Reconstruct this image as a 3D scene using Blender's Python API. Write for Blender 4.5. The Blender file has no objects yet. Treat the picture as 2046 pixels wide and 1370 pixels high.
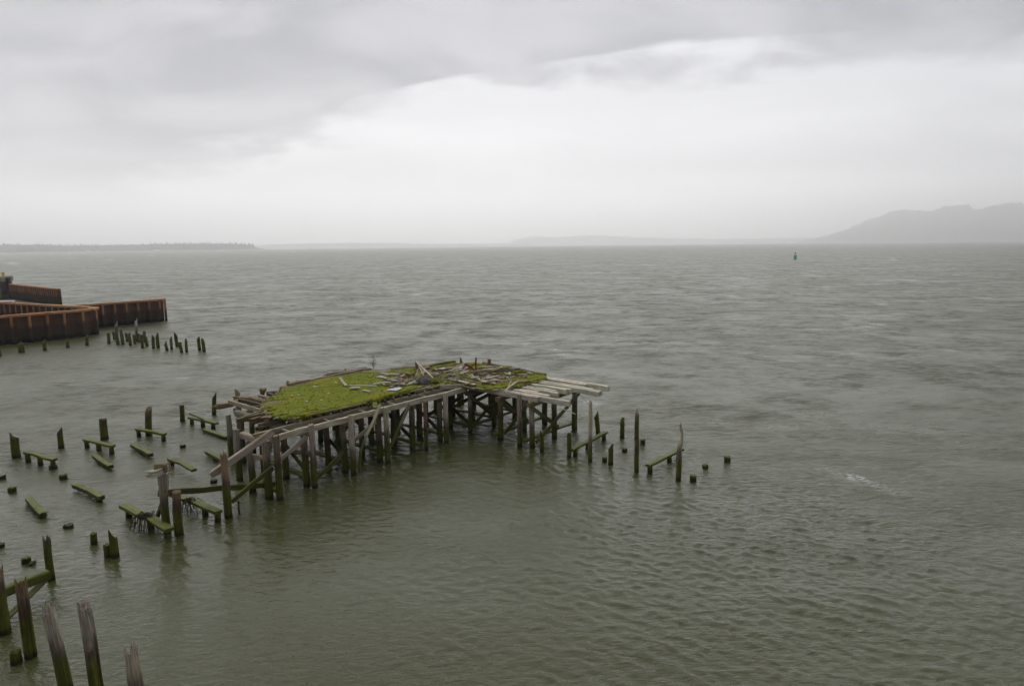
import bpy, math, random
import numpy as np
from mathutils import Vector, Matrix

SC = bpy.context.scene
COL = SC.collection
random.seed(7)
RNG = np.random.default_rng(11)

# ------------------------------------------------------------------ camera
F, CX, CY, H = 1300.0, 1023.0, 685.0, 12.0          # focal length in photo pixels, camera height in metres
ROLL = math.atan2(22, 2046)
PITCH = math.atan((CY - 490.0) * math.cos(ROLL) / F)
_cp, _sp, _c, _s = math.cos(PITCH), math.sin(PITCH), math.cos(ROLL), math.sin(ROLL)
FW = np.array([0, _cp, -_sp]); _u0 = np.array([0, _sp, _cp]); _r0 = np.array([1.0, 0, 0])
RT = _c * _r0 - _s * _u0; UP = _s * _r0 + _c * _u0
CAM = np.array([0, 0, H])
cam_d = bpy.data.cameras.new("camera"); cam = bpy.data.objects.new("camera", cam_d); COL.objects.link(cam)
cam_d.sensor_width = 36.0; cam_d.lens = 36.0 * F / 2046.0
cam_d.clip_start = 0.1; cam_d.clip_end = 80000
m = Matrix(((RT[0], UP[0], -FW[0], 0), (RT[1], UP[1], -FW[1], 0), (RT[2], UP[2], -FW[2], H), (0, 0, 0, 1)))
cam.matrix_world = m
SC.camera = cam

# ------------------------------------------------------------------ world: overcast cloud deck with a bright gap towards the horizon
SUN_EL, SUN_AZ = math.radians(47), math.radians(-16)      # azimuth from +Y towards +X
W = bpy.data.worlds.new("World"); SC.world = W; W.use_nodes = True
wt = W.node_tree; wn = wt.nodes; wl = wt.links; wn.clear()
def N(nodes, typ, **kw):
    n = nodes.new(typ)
    for k, v in kw.items():
        if k == 'inp':
            for kk, vv in v.items(): n.inputs[kk].default_value = vv
        else: setattr(n, k, v)
    return n
def math_n(nodes, links, op, a, b=None, c=None, clamp=False):
    n = nodes.new('ShaderNodeMath'); n.operation = op; n.use_clamp = clamp
    for i, v in enumerate((a, b, c)):
        if v is None: continue
        if isinstance(v, (int, float)): n.inputs[i].default_value = v
        else: links.new(v, n.inputs[i])
    return n.outputs[0]
def mixc(nodes, links, fac, a, b, mode='MIX'):
    n = nodes.new('ShaderNodeMix'); n.data_type = 'RGBA'; n.blend_type = mode
    for i, v in ((0, fac), (6, a), (7, b)):
        if isinstance(v, (int, float)): n.inputs[i].default_value = v
        elif isinstance(v, tuple): n.inputs[i].default_value = v if len(v) == 4 else (*v, 1)
        else: links.new(v, n.inputs[i])
    return n.outputs[2]
def maprange(nodes, links, v, a, b, c=0.0, d=1.0, smooth=True):
    n = nodes.new('ShaderNodeMapRange'); n.interpolation_type = 'SMOOTHSTEP' if smooth else 'LINEAR'
    links.new(v, n.inputs[0])
    for i, x in enumerate((a, b, c, d)): n.inputs[i + 1].default_value = x
    return n.outputs[0]
M_ = lambda *a, **k: math_n(wn, wl, *a, **k)
tc = N(wn, 'ShaderNodeTexCoord'); sep = N(wn, 'ShaderNodeSeparateXYZ'); wl.new(tc.outputs['Generated'], sep.inputs[0])
zz = M_('ABSOLUTE', sep.outputs[2]); zc = M_('ADD', zz, 0.25)
px = M_('DIVIDE', sep.outputs[0], zc); py = M_('DIVIDE', sep.outputs[1], zc)
cmb = N(wn, 'ShaderNodeCombineXYZ'); wl.new(px, cmb.inputs[0]); wl.new(py, cmb.inputs[1])
def wnoise(scale, detail, dist, off, sx=1.0, sy=1.0, rough=0.55):
    mp = N(wn, 'ShaderNodeMapping'); wl.new(cmb.outputs[0], mp.inputs[0])
    mp.inputs['Location'].default_value = off; mp.inputs['Scale'].default_value = (sx, sy, 1); mp.inputs['Rotation'].default_value = (0, 0, 0.35)
    n = N(wn, 'ShaderNodeTexNoise'); wl.new(mp.outputs[0], n.inputs['Vector'])
    n.inputs['Scale'].default_value = scale; n.inputs['Detail'].default_value = detail
    n.inputs['Roughness'].default_value = rough; n.inputs['Distortion'].default_value = dist
    return n.outputs[0]
n1 = wnoise(1.5, 5, 0.4, (3.1, 1.7, 0), rough=0.5)
n2 = wnoise(3.2, 6, 0.5, (8.3, 4.2, 0), 0.75, 1.0, 0.5)
n3 = wnoise(2.2, 4, 0.4, (1.3, 9.2, 0), 0.5, 1.0, 0.5)
n4 = wnoise(7.5, 5, 0.7, (2.7, 5.1, 0), 0.8, 1.0, 0.55)
# cloud deck edge: a line across the sky, ragged by noise
edge = M_('SUBTRACT', M_('SUBTRACT', 2.04, M_('MULTIPLY', px, 0.42)), py)
edge = M_('ADD', edge, M_('MULTIPLY', M_('SUBTRACT', n1, 0.5), 1.1))
edge = M_('ADD', edge, M_('MULTIPLY', M_('SUBTRACT', n2, 0.5), 0.55))
edge = M_('ADD', edge, M_('MULTIPLY', M_('SUBTRACT', n4, 0.5), 0.28))
edge = M_('ADD', edge, M_('MULTIPLY', M_('MAXIMUM', M_('SUBTRACT', M_('SUBTRACT', 1.95, M_('MULTIPLY', px, 0.3)), py), 0.0), 5.0))
deck = maprange(wn, wl, edge, -0.13, 0.16)
tone = maprange(wn, wl, n2, 0.3, 0.72)
dark = mixc(wn, wl, tone, (0.17, 0.18, 0.22), (0.43, 0.432, 0.475))
tone3 = maprange(wn, wl, n3, 0.35, 0.7)
lite = mixc(wn, wl, tone3, (0.72, 0.725, 0.76), (0.87, 0.873, 0.905))
cloud = mixc(wn, wl, deck, lite, dark)
low = maprange(wn, wl, zz, 0.015, 0.11, 1.0, 0.0)
cloud = mixc(wn, wl, low, cloud, (1.6, 1.605, 1.63))
sky = N(wn, 'ShaderNodeTexSky', sky_type='NISHITA', sun_disc=False)
sky.sun_elevation = SUN_EL; sky.sun_rotation = SUN_AZ; sky.air_density = 1.0; sky.dust_density = 3.0
skyd = mixc(wn, wl, 1.0, sky.outputs[0], (0.10, 0.10, 0.10), 'MULTIPLY')
final = mixc(wn, wl, 0.96, skyd, cloud)
bg = N(wn, 'ShaderNodeBackground'); bg.inputs[1].default_value = 0.60; wl.new(final, bg.inputs[0])
wo = N(wn, 'ShaderNodeOutputWorld'); wl.new(bg.outputs[0], wo.inputs[0])

# ------------------------------------------------------------------ soft sun behind the clouds
sd = bpy.data.lights.new("sun", 'SUN'); sd.energy = 1.5; sd.angle = math.radians(110); sd.color = (1.0, 0.985, 0.965)
sun = bpy.data.objects.new("sun", sd); COL.objects.link(sun)
sdir = Vector((math.sin(SUN_AZ) * math.cos(SUN_EL), math.cos(SUN_AZ) * math.cos(SUN_EL), math.sin(SUN_EL)))
sun.rotation_euler = (-sdir).to_track_quat('-Z', 'Y').to_euler(); sun.location = sdir * 60 + Vector((0, 40, 0))
SC.view_settings.view_transform = 'Standard'; SC.view_settings.look = 'None'
SC.view_settings.exposure = 0.72; SC.view_settings.gamma = 1.0
SC.render.engine = 'CYCLES'
SC.cycles.max_bounces = 8; SC.cycles.volume_bounces = 8; SC.cycles.use_denoising = True

# ------------------------------------------------------------------ geometry helpers
def ray(x, y): return FW + (x - CX) / F * RT - (y - CY) / F * UP
def at(x, y, z=0.0):
    d = ray(x, y); t = (z - H) / d[2]; return CAM + t * d
def proj(p):
    q = np.asarray(p, float) - CAM; d = q @ FW
    return CX + F * (q @ RT) / d, CY - F * (q @ UP) / d
def height_at(p, ytop):
    lo, hi = 0.0, 40.0
    for _ in range(40):
        mid = (lo + hi) / 2
        if proj((p[0], p[1], mid))[1] > ytop: lo = mid
        else: hi = mid
    return lo
E1 = np.array([0.632, 0.775]); E1 /= np.linalg.norm(E1); E2 = np.array([-E1[1], E1[0]]); O2 = at(560, 995)[:2]
def L(a, b, z=0.0):                                     # pier grid: a along the left wing, b across it
    p = O2 + a * E1 + b * E2; return np.array([p[0], p[1], z])
def ab(p): q = np.asarray(p[:2]) - O2; return float(q @ E1), float(q @ E2)
def front(x, y, b):                                     # point on the upright plane b = const
    d = ray(x, y); t = (b - (CAM[:2] - O2) @ E2) / (d[:2] @ E2); return CAM + t * d
def side(x, y, a):
    d = ray(x, y); t = (a - (CAM[:2] - O2) @ E1) / (d[:2] @ E1); return CAM + t * d

def link(o, parent=None):
    COL.objects.link(o)
    if parent is not None: o.parent = parent
    return o
def tag(o, label=None, cat=None, group=None, kind=None):
    for k, v in (('label', label), ('category', cat), ('group', group), ('kind', kind)):
        if v: o[k] = v
    return o
def empty(name, loc, label=None, cat=None, group=None):
    o = bpy.data.objects.new(name, None); o.location = tuple(loc); o.empty_display_size = 0.3
    link(o); return tag(o, label, cat, group)
def build(name, verts, faces, mat, parent=None, origin=None, grain=None, smooth=False, col=None):
    verts = np.asarray(verts, float)
    org = np.array(parent.location) if parent is not None else (np.zeros(3) if origin is None else np.asarray(origin, float))
    if parent is not None and parent.parent is not None: org = org + np.array(parent.parent.location)
    me = bpy.data.meshes.new(name); me.from_pydata((verts - org).tolist(), [], [list(f) for f in faces])
    if grain is not None:
        at_ = me.attributes.new('grain', 'FLOAT_VECTOR', 'POINT'); at_.data.foreach_set('vector', np.asarray(grain, np.float32).ravel())
    if smooth: me.polygons.foreach_set('use_smooth', [True] * len(me.polygons))
    me.materials.append(mat); me.update()
    o = bpy.data.objects.new(name, me); link(o, parent)
    if parent is None: o.location = tuple(org)
    if col is not None: o.color = col
    return o

# ------------------------------------------------------------------ materials
def material(name):
    mt = bpy.data.materials.new(name); mt.use_nodes = True
    nt = mt.node_tree; nt.nodes.clear()
    out = nt.nodes.new('ShaderNodeOutputMaterial'); bs = nt.nodes.new('ShaderNodeBsdfPrincipled')
    nt.links.new(bs.outputs[0], out.inputs[0])
    return mt, nt, bs, out
def noise_n(nt, vec, scale, detail=4, rough=0.55, dist=0.0):
    n = nt.nodes.new('ShaderNodeTexNoise'); nt.links.new(vec, n.inputs['Vector'])
    n.inputs['Scale'].default_value = scale; n.inputs['Detail'].default_value = detail
    n.inputs['Roughness'].default_value = rough; n.inputs['Distortion'].default_value = dist
    return n
def mapping_n(nt, vec, scale=(1, 1, 1), rot=(0, 0, 0), loc=(0, 0, 0)):
    n = nt.nodes.new('ShaderNodeMapping'); nt.links.new(vec, n.inputs[0])
    n.inputs['Scale'].default_value = scale; n.inputs['Rotation'].default_value = rot; n.inputs['Location'].default_value = loc
    return n.outputs[0]

def make_timber(name, tide=1.35, moss_top=0.0):
    """weathered wood; object colour gives its own tone, alpha how much algae it carries above the tide zone"""
    mt, nt, bs, out = material(name); nd, lk = nt.nodes, nt.links
    mm = lambda *a, **k: math_n(nd, lk, *a, **k)
    oi = nd.new('ShaderNodeObjectInfo'); atn = nd.new('ShaderNodeAttribute'); atn.attribute_name = 'grain'
    geo = nd.new('ShaderNodeNewGeometry'); sp = nd.new('ShaderNodeSeparateXYZ'); lk.new(geo.outputs['Position'], sp.inputs[0])
    off = nd.new('ShaderNodeVectorMath'); off.operation = 'MULTIPLY_ADD'
    cx = nd.new('ShaderNodeCombineXYZ')
    for i in range(3): lk.new(oi.outputs['Random'], cx.inputs[i])
    lk.new(cx.outputs[0], off.inputs[0]); off.inputs[1].default_value = (37, 53, 71); lk.new(atn.outputs['Vector'], off.inputs[2])
    g = off.outputs[0]
    fine = noise_n(nt, mapping_n(nt, g, (1.3, 26, 26)), 1.0, 5, 0.6)
    blot = noise_n(nt, mapping_n(nt, g, (1.6, 5, 5)), 1.0, 4, 0.6, 0.5)
    spot = noise_n(nt, mapping_n(nt, g, (6, 12, 12)), 1.0, 3, 0.6)
    f1 = maprange(nd, lk, fine.outputs[0], 0.32, 0.68); b1 = maprange(nd, lk, blot.outputs[0], 0.35, 0.68)
    dk = mixc(nd, lk, 1.0, oi.outputs['Color'], (0.50, 0.465, 0.415), 'MULTIPLY')
    c = mixc(nd, lk, f1, dk, oi.outputs['Color'])
    br = mixc(nd, lk, 1.0, c, (0.80, 0.71, 0.57), 'MULTIPLY')
    c = mixc(nd, lk, mm('MULTIPLY', b1, 0.7), c, br)
    lich = maprange(nd, lk, spot.outputs[0], 0.60, 0.70, 0, 0.4)
    c = mixc(nd, lk, lich, c, (0.34, 0.35, 0.29))
    # dark wet band and algae below the high-water mark (shape of its own: uneven, object by object)
    wob = mm('MULTIPLY', mm('SUBTRACT', blot.outputs[0], 0.5), 1.5)
    rnd = mm('MULTIPLY', mm('SUBTRACT', oi.outputs['Random'], 0.5), 0.7)
    zt = mm('ADD', mm('ADD', sp.outputs[2], wob), rnd)
    wetdark = maprange(nd, lk, zt, tide + 0.75, tide + 0.1)
    c = mixc(nd, lk, mm('MULTIPLY', wetdark, 0.72), c, (0.030, 0.022, 0.015))
    alg = maprange(nd, lk, zt, tide + 0.15, tide - 0.35)
    av = mixc(nd, lk, f1, (0.040, 0.047, 0.007), (0.135, 0.145, 0.018))
    av = mixc(nd, lk, b1, av, (0.075, 0.083, 0.012))
    c = mixc(nd, lk, mm('MULTIPLY', alg, 0.93), c, av)
    # alpha: algae on timbers above the tide, thicker on upward faces
    nz = nd.new('ShaderNodeSeparateXYZ'); lk.new(geo.outputs['Normal'], nz.inputs[0])
    upf = maprange(nd, lk, nz.outputs[2], 0.1, 0.8, 0.35, 1.0)
    al = mm('MULTIPLY', mm('MULTIPLY', oi.outputs['Alpha'], upf), maprange(nd, lk, blot.outputs[0], 0.30, 0.52, 0.25, 1))
    mossc = mixc(nd, lk, f1, (0.060, 0.072, 0.008), (0.150, 0.175, 0.022))
    c = mixc(nd, lk, al, c, mossc)
    # barnacle-black foot that the water wets at every wave
    foot = maprange(nd, lk, mm('ADD', sp.outputs[2], mm('MULTIPLY', wob, 0.25)), 0.30, 0.08)
    c = mixc(nd, lk, mm('MULTIPLY', foot, 0.8), c, (0.012, 0.012, 0.008))
    lk.new(c, bs.inputs['Base Color'])
    ro = mixc(nd, lk, mm('MAXIMUM', alg, foot), (0.85, 0.85, 0.85), (0.55, 0.55, 0.55)); lk.new(ro, bs.inputs['Roughness']); bs.inputs['Specular IOR Level'].default_value = 0.15
    bp = nd.new('ShaderNodeBump'); bp.inputs['Strength'].default_value = 0.8; bp.inputs['Distance'].default_value = 0.03
    lk.new(mm('ADD', fine.outputs[0], mm('MULTIPLY', blot.outputs[0], 0.8)), bp.inputs['Height']); lk.new(bp.outputs[0], bs.inputs['Normal'])
    return mt
TIMBER = make_timber('weathered_timber')

def make_simple(name, c1, c2, scale=4.0, rough=0.9, bump=0.0, bscale=None, c3=None):
    mt, nt, bs, out = material(name); nd, lk = nt.nodes, nt.links
    geo = nd.new('ShaderNodeNewGeometry')
    n = noise_n(nt, geo.outputs['Position'], scale, 5, 0.6)
    c = mixc(nd, lk, maprange(nd, lk, n.outputs[0], 0.32, 0.68), c1, c2)
    if c3 is not None:
        n2_ = noise_n(nt, geo.outputs['Position'], scale * 0.27, 4, 0.6)
        c = mixc(nd, lk, maprange(nd, lk, n2_.outputs[0], 0.45, 0.65), c, c3)
    lk.new(c, bs.inputs['Base Color']); bs.inputs['Roughness'].default_value = rough; bs.inputs['Specular IOR Level'].default_value = 0.12 if rough > 0.7 else 0.4
    if bump:
        nb = noise_n(nt, geo.outputs['Position'], bscale or scale * 3, 4, 0.6)
        bp = nd.new('ShaderNodeBump'); bp.inputs['Distance'].default_value = bump; lk.new(nb.outputs[0], bp.inputs['Height']); lk.new(bp.outputs[0], bs.inputs['Normal'])
    return mt
MOSS, nt, bs, out = material('moss'); nd, lk = nt.nodes, nt.links
geo = nd.new('ShaderNodeNewGeometry')
al_ = mapping_n(nt, geo.outputs['Position'], (0.6, 3.4, 1), (0, 0, -0.887))
na, nb_, nc = noise_n(nt, al_, 1.0, 5, 0.65), noise_n(nt, geo.outputs['Position'], 9.0, 4, 0.65), noise_n(nt, geo.outputs['Position'], 0.7, 4, 0.6)
c = mixc(nd, lk, maprange(nd, lk, nb_.outputs[0], 0.3, 0.7), (0.118, 0.140, 0.015), (0.185, 0.208, 0.027))
c = mixc(nd, lk, maprange(nd, lk, na.outputs[0], 0.48, 0.68, 0, 0.6), c, (0.070, 0.084, 0.010))
c = mixc(nd, lk, maprange(nd, lk, nc.outputs[0], 0.5, 0.68, 0, 0.7), c, (0.22, 0.19, 0.025))
lk.new(c, bs.inputs['Base Color']); bs.inputs['Roughness'].default_value = 1.0; bs.inputs['Specular IOR Level'].default_value = 0.05
bp = nd.new('ShaderNodeBump'); bp.inputs['Distance'].default_value = 0.02; lk.new(nb_.outputs[0], bp.inputs['Height']); lk.new(bp.outputs[0], bs.inputs['Normal'])
DRYGRASS = make_simple('dry_grass', (0.20, 0.13, 0.05), (0.34, 0.25, 0.11), 30)
TWIG = make_simple('twig', (0.10, 0.065, 0.04), (0.20, 0.14, 0.09), 20)
RUST = make_simple('red_rusty_metal', (0.16, 0.045, 0.022), (0.30, 0.095, 0.045), 9, 0.75)
CLOTH = make_simple('grey_bundle_cloth', (0.10, 0.095, 0.105), (0.22, 0.20, 0.20), 12, 1.0, 0.03)
SHEET = make_simple('pale_plastic_sheet', (0.42, 0.46, 0.52), (0.62, 0.66, 0.70), 8, 0.5)
PALE = make_simple('pale_shell', (0.65, 0.65, 0.62), (0.75, 0.75, 0.72), 8, 0.7)
CABLE = make_simple('wire', (0.03, 0.028, 0.025), (0.08, 0.07, 0.06), 8, 0.6)
ROPE = make_simple('frayed_rope', (0.40, 0.38, 0.33), (0.55, 0.53, 0.47), 8, 0.9)
TANGLE = make_simple('tangled_roots', (0.025, 0.021, 0.014), (0.06, 0.05, 0.03), 8, 0.8)
GREENP = make_simple('green_buoy_paint', (0.012, 0.42, 0.16), (0.02, 0.52, 0.21), 1.5, 0.5)
DARKM = make_simple('dark_metal', (0.012, 0.014, 0.014), (0.03, 0.034, 0.032), 3, 0.6)
YELLOW = make_simple('yellow_paint', (0.58, 0.50, 0.07), (0.72, 0.63, 0.10), 3, 0.6)
CONCRETE = make_simple('stained_concrete', (0.10, 0.095, 0.08), (0.24, 0.23, 0.20), 0.8, 0.9)
BLACKR = make_simple('black_rubber', (0.010, 0.010, 0.014), (0.022, 0.02, 0.026), 2, 0.7)
WHITEP = make_simple('white_float', (0.62, 0.62, 0.60), (0.75, 0.75, 0.73), 1, 0.6)
FOREST = make_simple('far_forest', (0.012, 0.018, 0.010), (0.035, 0.042, 0.024), 0.02, 1.0)
FARHILL = make_simple('hill_forest', (0.014, 0.020, 0.014), (0.032, 0.038, 0.028), 0.004, 1.0)
SHORE = make_simple('pale_shore', (0.10, 0.10, 0.085), (0.20, 0.19, 0.16), 0.01, 1.0)
HOUSEW = make_simple('house_white', (0.6, 0.6, 0.58), (0.7, 0.7, 0.68), 0.5, 0.8)
HOUSER = make_simple('house_roof', (0.22, 0.22, 0.23), (0.34, 0.34, 0.35), 0.5, 0.8)

# sheet-pile steel
STEEL, nt, bs, out = material('rusty_sheet_steel'); nd, lk = nt.nodes, nt.links
geo = nd.new('ShaderNodeNewGeometry'); sp = nd.new('ShaderNodeSeparateXYZ'); lk.new(geo.outputs['Position'], sp.inputs[0])
st = noise_n(nt, mapping_n(nt, geo.outputs['Position'], (1.6, 1.6, 0.25)), 1.0, 4, 0.6)
bl = noise_n(nt, geo.outputs['Position'], 0.55, 4, 0.6)
zt = math_n(nd, lk, 'ADD', sp.outputs[2], math_n(nd, lk, 'MULTIPLY', math_n(nd, lk, 'SUBTRACT', st.outputs[0], 0.5), 1.3))
c = mixc(nd, lk, maprange(nd, lk, st.outputs[0], 0.15, 0.85), (0.26, 0.115, 0.055), (0.56, 0.28, 0.13))
c = mixc(nd, lk, maprange(nd, lk, bl.outputs[0], 0.45, 0.7, 0, 0.45), c, (0.16, 0.07, 0.045))
c = mixc(nd, lk, maprange(nd, lk, zt, 2.5, 1.7), c, (0.075, 0.040, 0.034))
c = mixc(nd, lk, maprange(nd, lk, zt, 1.45, 1.05), c, (0.052, 0.040, 0.020))
c = mixc(nd, lk, maprange(nd, lk, zt, 0.7, 0.35), c, (0.013, 0.013, 0.011))
lk.new(c, bs.inputs['Base Color']); bs.inputs['Roughness'].default_value = 0.8; bs.inputs['Specular IOR Level'].default_value = 0.15
PANSTEEL = STEEL.copy(); PANSTEEL.name = 'dark_pan_steel'          # darker copy of the sheet steel, used on the recessed pans
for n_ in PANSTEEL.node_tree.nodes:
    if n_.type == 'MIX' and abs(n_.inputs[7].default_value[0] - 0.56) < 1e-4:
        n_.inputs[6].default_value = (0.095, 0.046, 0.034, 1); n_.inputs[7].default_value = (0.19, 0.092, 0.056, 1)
CAPSTEEL = make_simple('rusty_cap_steel', (0.40, 0.19, 0.088), (0.58, 0.30, 0.15), 0.9, 0.8)

# ------------------------------------------------------------------ water
WATER, nt, bs, out = material('river_water'); nd, lk = nt.nodes, nt.links
mm = lambda *a, **k: math_n(nd, lk, *a, **k)
geo = nd.new('ShaderNodeNewGeometry'); pos = geo.outputs['Position']
fa = nd.new('ShaderNodeAttribute'); fa.attribute_name = 'open_water'      # how rough the unresolved chop is, 0 to 1
fo = nd.new('ShaderNodeAttribute'); fo.attribute_name = 'foam'
sil = noise_n(nt, pos, 0.03, 4, 0.6)
body = mixc(nd, lk, maprange(nd, lk, sil.outputs[0], 0.35, 0.65), (0.050, 0.054, 0.018), (0.058, 0.063, 0.024))
mpa = mapping_n(nt, pos, (1.0, 2.6, 1.0), (0, 0, -0.5))
fn = noise_n(nt, mapping_n(nt, pos, (0.9, 3.0, 1)), 3.2, 4, 0.65)
fb = noise_n(nt, mpa, 0.020, 2, 0.5)
foam = mm('MULTIPLY', fo.outputs['Fac'], maprange(nd, lk, fn.outputs[0], 0.46, 0.60))
body = mixc(nd, lk, foam, body, (0.72, 0.72, 0.68))
lk.new(body, bs.inputs['Base Color'])
bs.inputs['IOR'].default_value = 1.29; gp = noise_n(nt, mapping_n(nt, pos, (0.04, 0.07, 1.0), (0, 0, 0.1)), 1.0, 6, 0.75)
lk.new(mm('MULTIPLY', maprange(nd, lk, fa.outputs['Fac'], 0.15, 0.95, 0.02, 0.40, False), maprange(nd, lk, gp.outputs[0], 0.36, 0.62, 0.86, 1.10)), bs.inputs['Roughness'])
rip = noise_n(nt, mapping_n(nt, pos, (2.2, 4.6, 1.0), (0, 0, -0.5)), 1.0, 4, 0.62, 0.4)
rip2 = noise_n(nt, mapping_n(nt, pos, (6.0, 9.5, 1.0), (0, 0, -0.2)), 1.0, 3, 0.6, 0.3)
patch = noise_n(nt, mapping_n(nt, pos, (0.035, 0.09, 1.0), (0, 0, -0.25)), 1.0, 4, 0.6)
pm = maprange(nd, lk, patch.outputs[0], 0.36, 0.60, 0.45, 1.15)
rg1 = noise_n(nt, mapping_n(nt, pos, (0.55, 1.5, 1.0), (0, 0, 0.30)), 1.0, 4, 0.55, 0.25)
rg2 = noise_n(nt, mapping_n(nt, pos, (1.5, 3.6, 1.0), (0, 0, 0.10)), 1.0, 4, 0.55, 0.25)
ridge = lambda n_: mm('SUBTRACT', 0.5, mm('ABSOLUTE', mm('SUBTRACT', n_.outputs[0], 0.5)))
hgt = mm('ADD', mm('ADD', mm('MULTIPLY', ridge(rg1), 0.16), mm('MULTIPLY', ridge(rg2), 0.11)), mm('ADD', mm('MULTIPLY', rip.outputs[0], 0.075), mm('MULTIPLY', rip2.outputs[0], 0.034)))
bmp = nd.new('ShaderNodeBump'); bmp.inputs['Distance'].default_value = 1.0
ca = nd.new('ShaderNodeAttribute'); ca.attribute_name = 'chop'
lk.new(mm('MULTIPLY', mm('MULTIPLY', pm, 0.9), ca.outputs['Fac']), bmp.inputs['Strength']); lk.new(hgt, bmp.inputs['Height'])
# chop too small for the mesh far out: random facet slopes
v1 = noise_n(nt, mapping_n(nt, pos, (1.0, 2.4, 1.0), (0, 0, -0.1)), 1.0, 4, 0.7)
sub = nd.new('ShaderNodeVectorMath'); sub.operation = 'SUBTRACT'; lk.new(v1.outputs['Color'], sub.inputs[0]); sub.inputs[1].default_value = (0.5, 0.5, 0.5)
mul = nd.new('ShaderNodeVectorMath'); mul.operation = 'MULTIPLY'; lk.new(sub.outputs[0], mul.inputs[0]); mul.inputs[1].default_value = (1.0, 1.5, 0.0)
scl = nd.new('ShaderNodeVectorMath'); scl.operation = 'SCALE'; lk.new(mul.outputs[0], scl.inputs[0]); lk.new(mm('MULTIPLY', fa.outputs['Fac'], mm('MULTIPLY', pm, 1.2)), scl.inputs['Scale'])
v2 = noise_n(nt, mapping_n(nt, pos, (0.24, 0.32, 1.0), (0, 0, 0.12)), 1.0, 5, 0.7, 0.3)
sub2 = nd.new('ShaderNodeVectorMath'); sub2.operation = 'SUBTRACT'; lk.new(v2.outputs['Color'], sub2.inputs[0]); sub2.inputs[1].default_value = (0.5, 0.5, 0.5)
mul2 = nd.new('ShaderNodeVectorMath'); mul2.operation = 'MULTIPLY'; lk.new(sub2.outputs[0], mul2.inputs[0]); mul2.inputs[1].default_value = (1.0, 2.1, 0.0)
scl2 = nd.new('ShaderNodeVectorMath'); scl2.operation = 'SCALE'; lk.new(mul2.outputs[0], scl2.inputs[0]); lk.new(fa.outputs['Fac'], scl2.inputs['Scale'])
v3 = noise_n(nt, mapping_n(nt, pos, (0.022, 0.055, 1.0), (0, 0, 0.08)), 1.0, 5, 0.75, 0.2)
sub3 = nd.new('ShaderNodeVectorMath'); sub3.operation = 'SUBTRACT'; lk.new(v3.outputs['Color'], sub3.inputs[0]); sub3.inputs[1].default_value = (0.5, 0.5, 0.5)
mul3 = nd.new('ShaderNodeVectorMath'); mul3.operation = 'MULTIPLY'; lk.new(sub3.outputs[0], mul3.inputs[0]); mul3.inputs[1].default_value = (0.2, 0.35, 0.0)
scl3 = nd.new('ShaderNodeVectorMath'); scl3.operation = 'SCALE'; lk.new(mul3.outputs[0], scl3.inputs[0]); lk.new(fa.outputs['Fac'], scl3.inputs['Scale'])
sum0 = nd.new('ShaderNodeVectorMath'); sum0.operation = 'ADD'; lk.new(scl2.outputs[0], sum0.inputs[0]); lk.new(scl3.outputs[0], sum0.inputs[1])
sum_ = nd.new('ShaderNodeVectorMath'); sum_.operation = 'ADD'; lk.new(scl.outputs[0], sum_.inputs[0]); lk.new(sum0.outputs[0], sum_.inputs[1])
add = nd.new('ShaderNodeVectorMath'); add.operation = 'ADD'; lk.new(bmp.outputs[0], add.inputs[0]); lk.new(sum_.outputs[0], add.inputs[1])
nrm = nd.new('ShaderNodeVectorMath'); nrm.operation = 'NORMALIZE'; lk.new(add.outputs[0], nrm.inputs[0])
lk.new(nrm.outputs[0], bs.inputs['Normal'])

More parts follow.
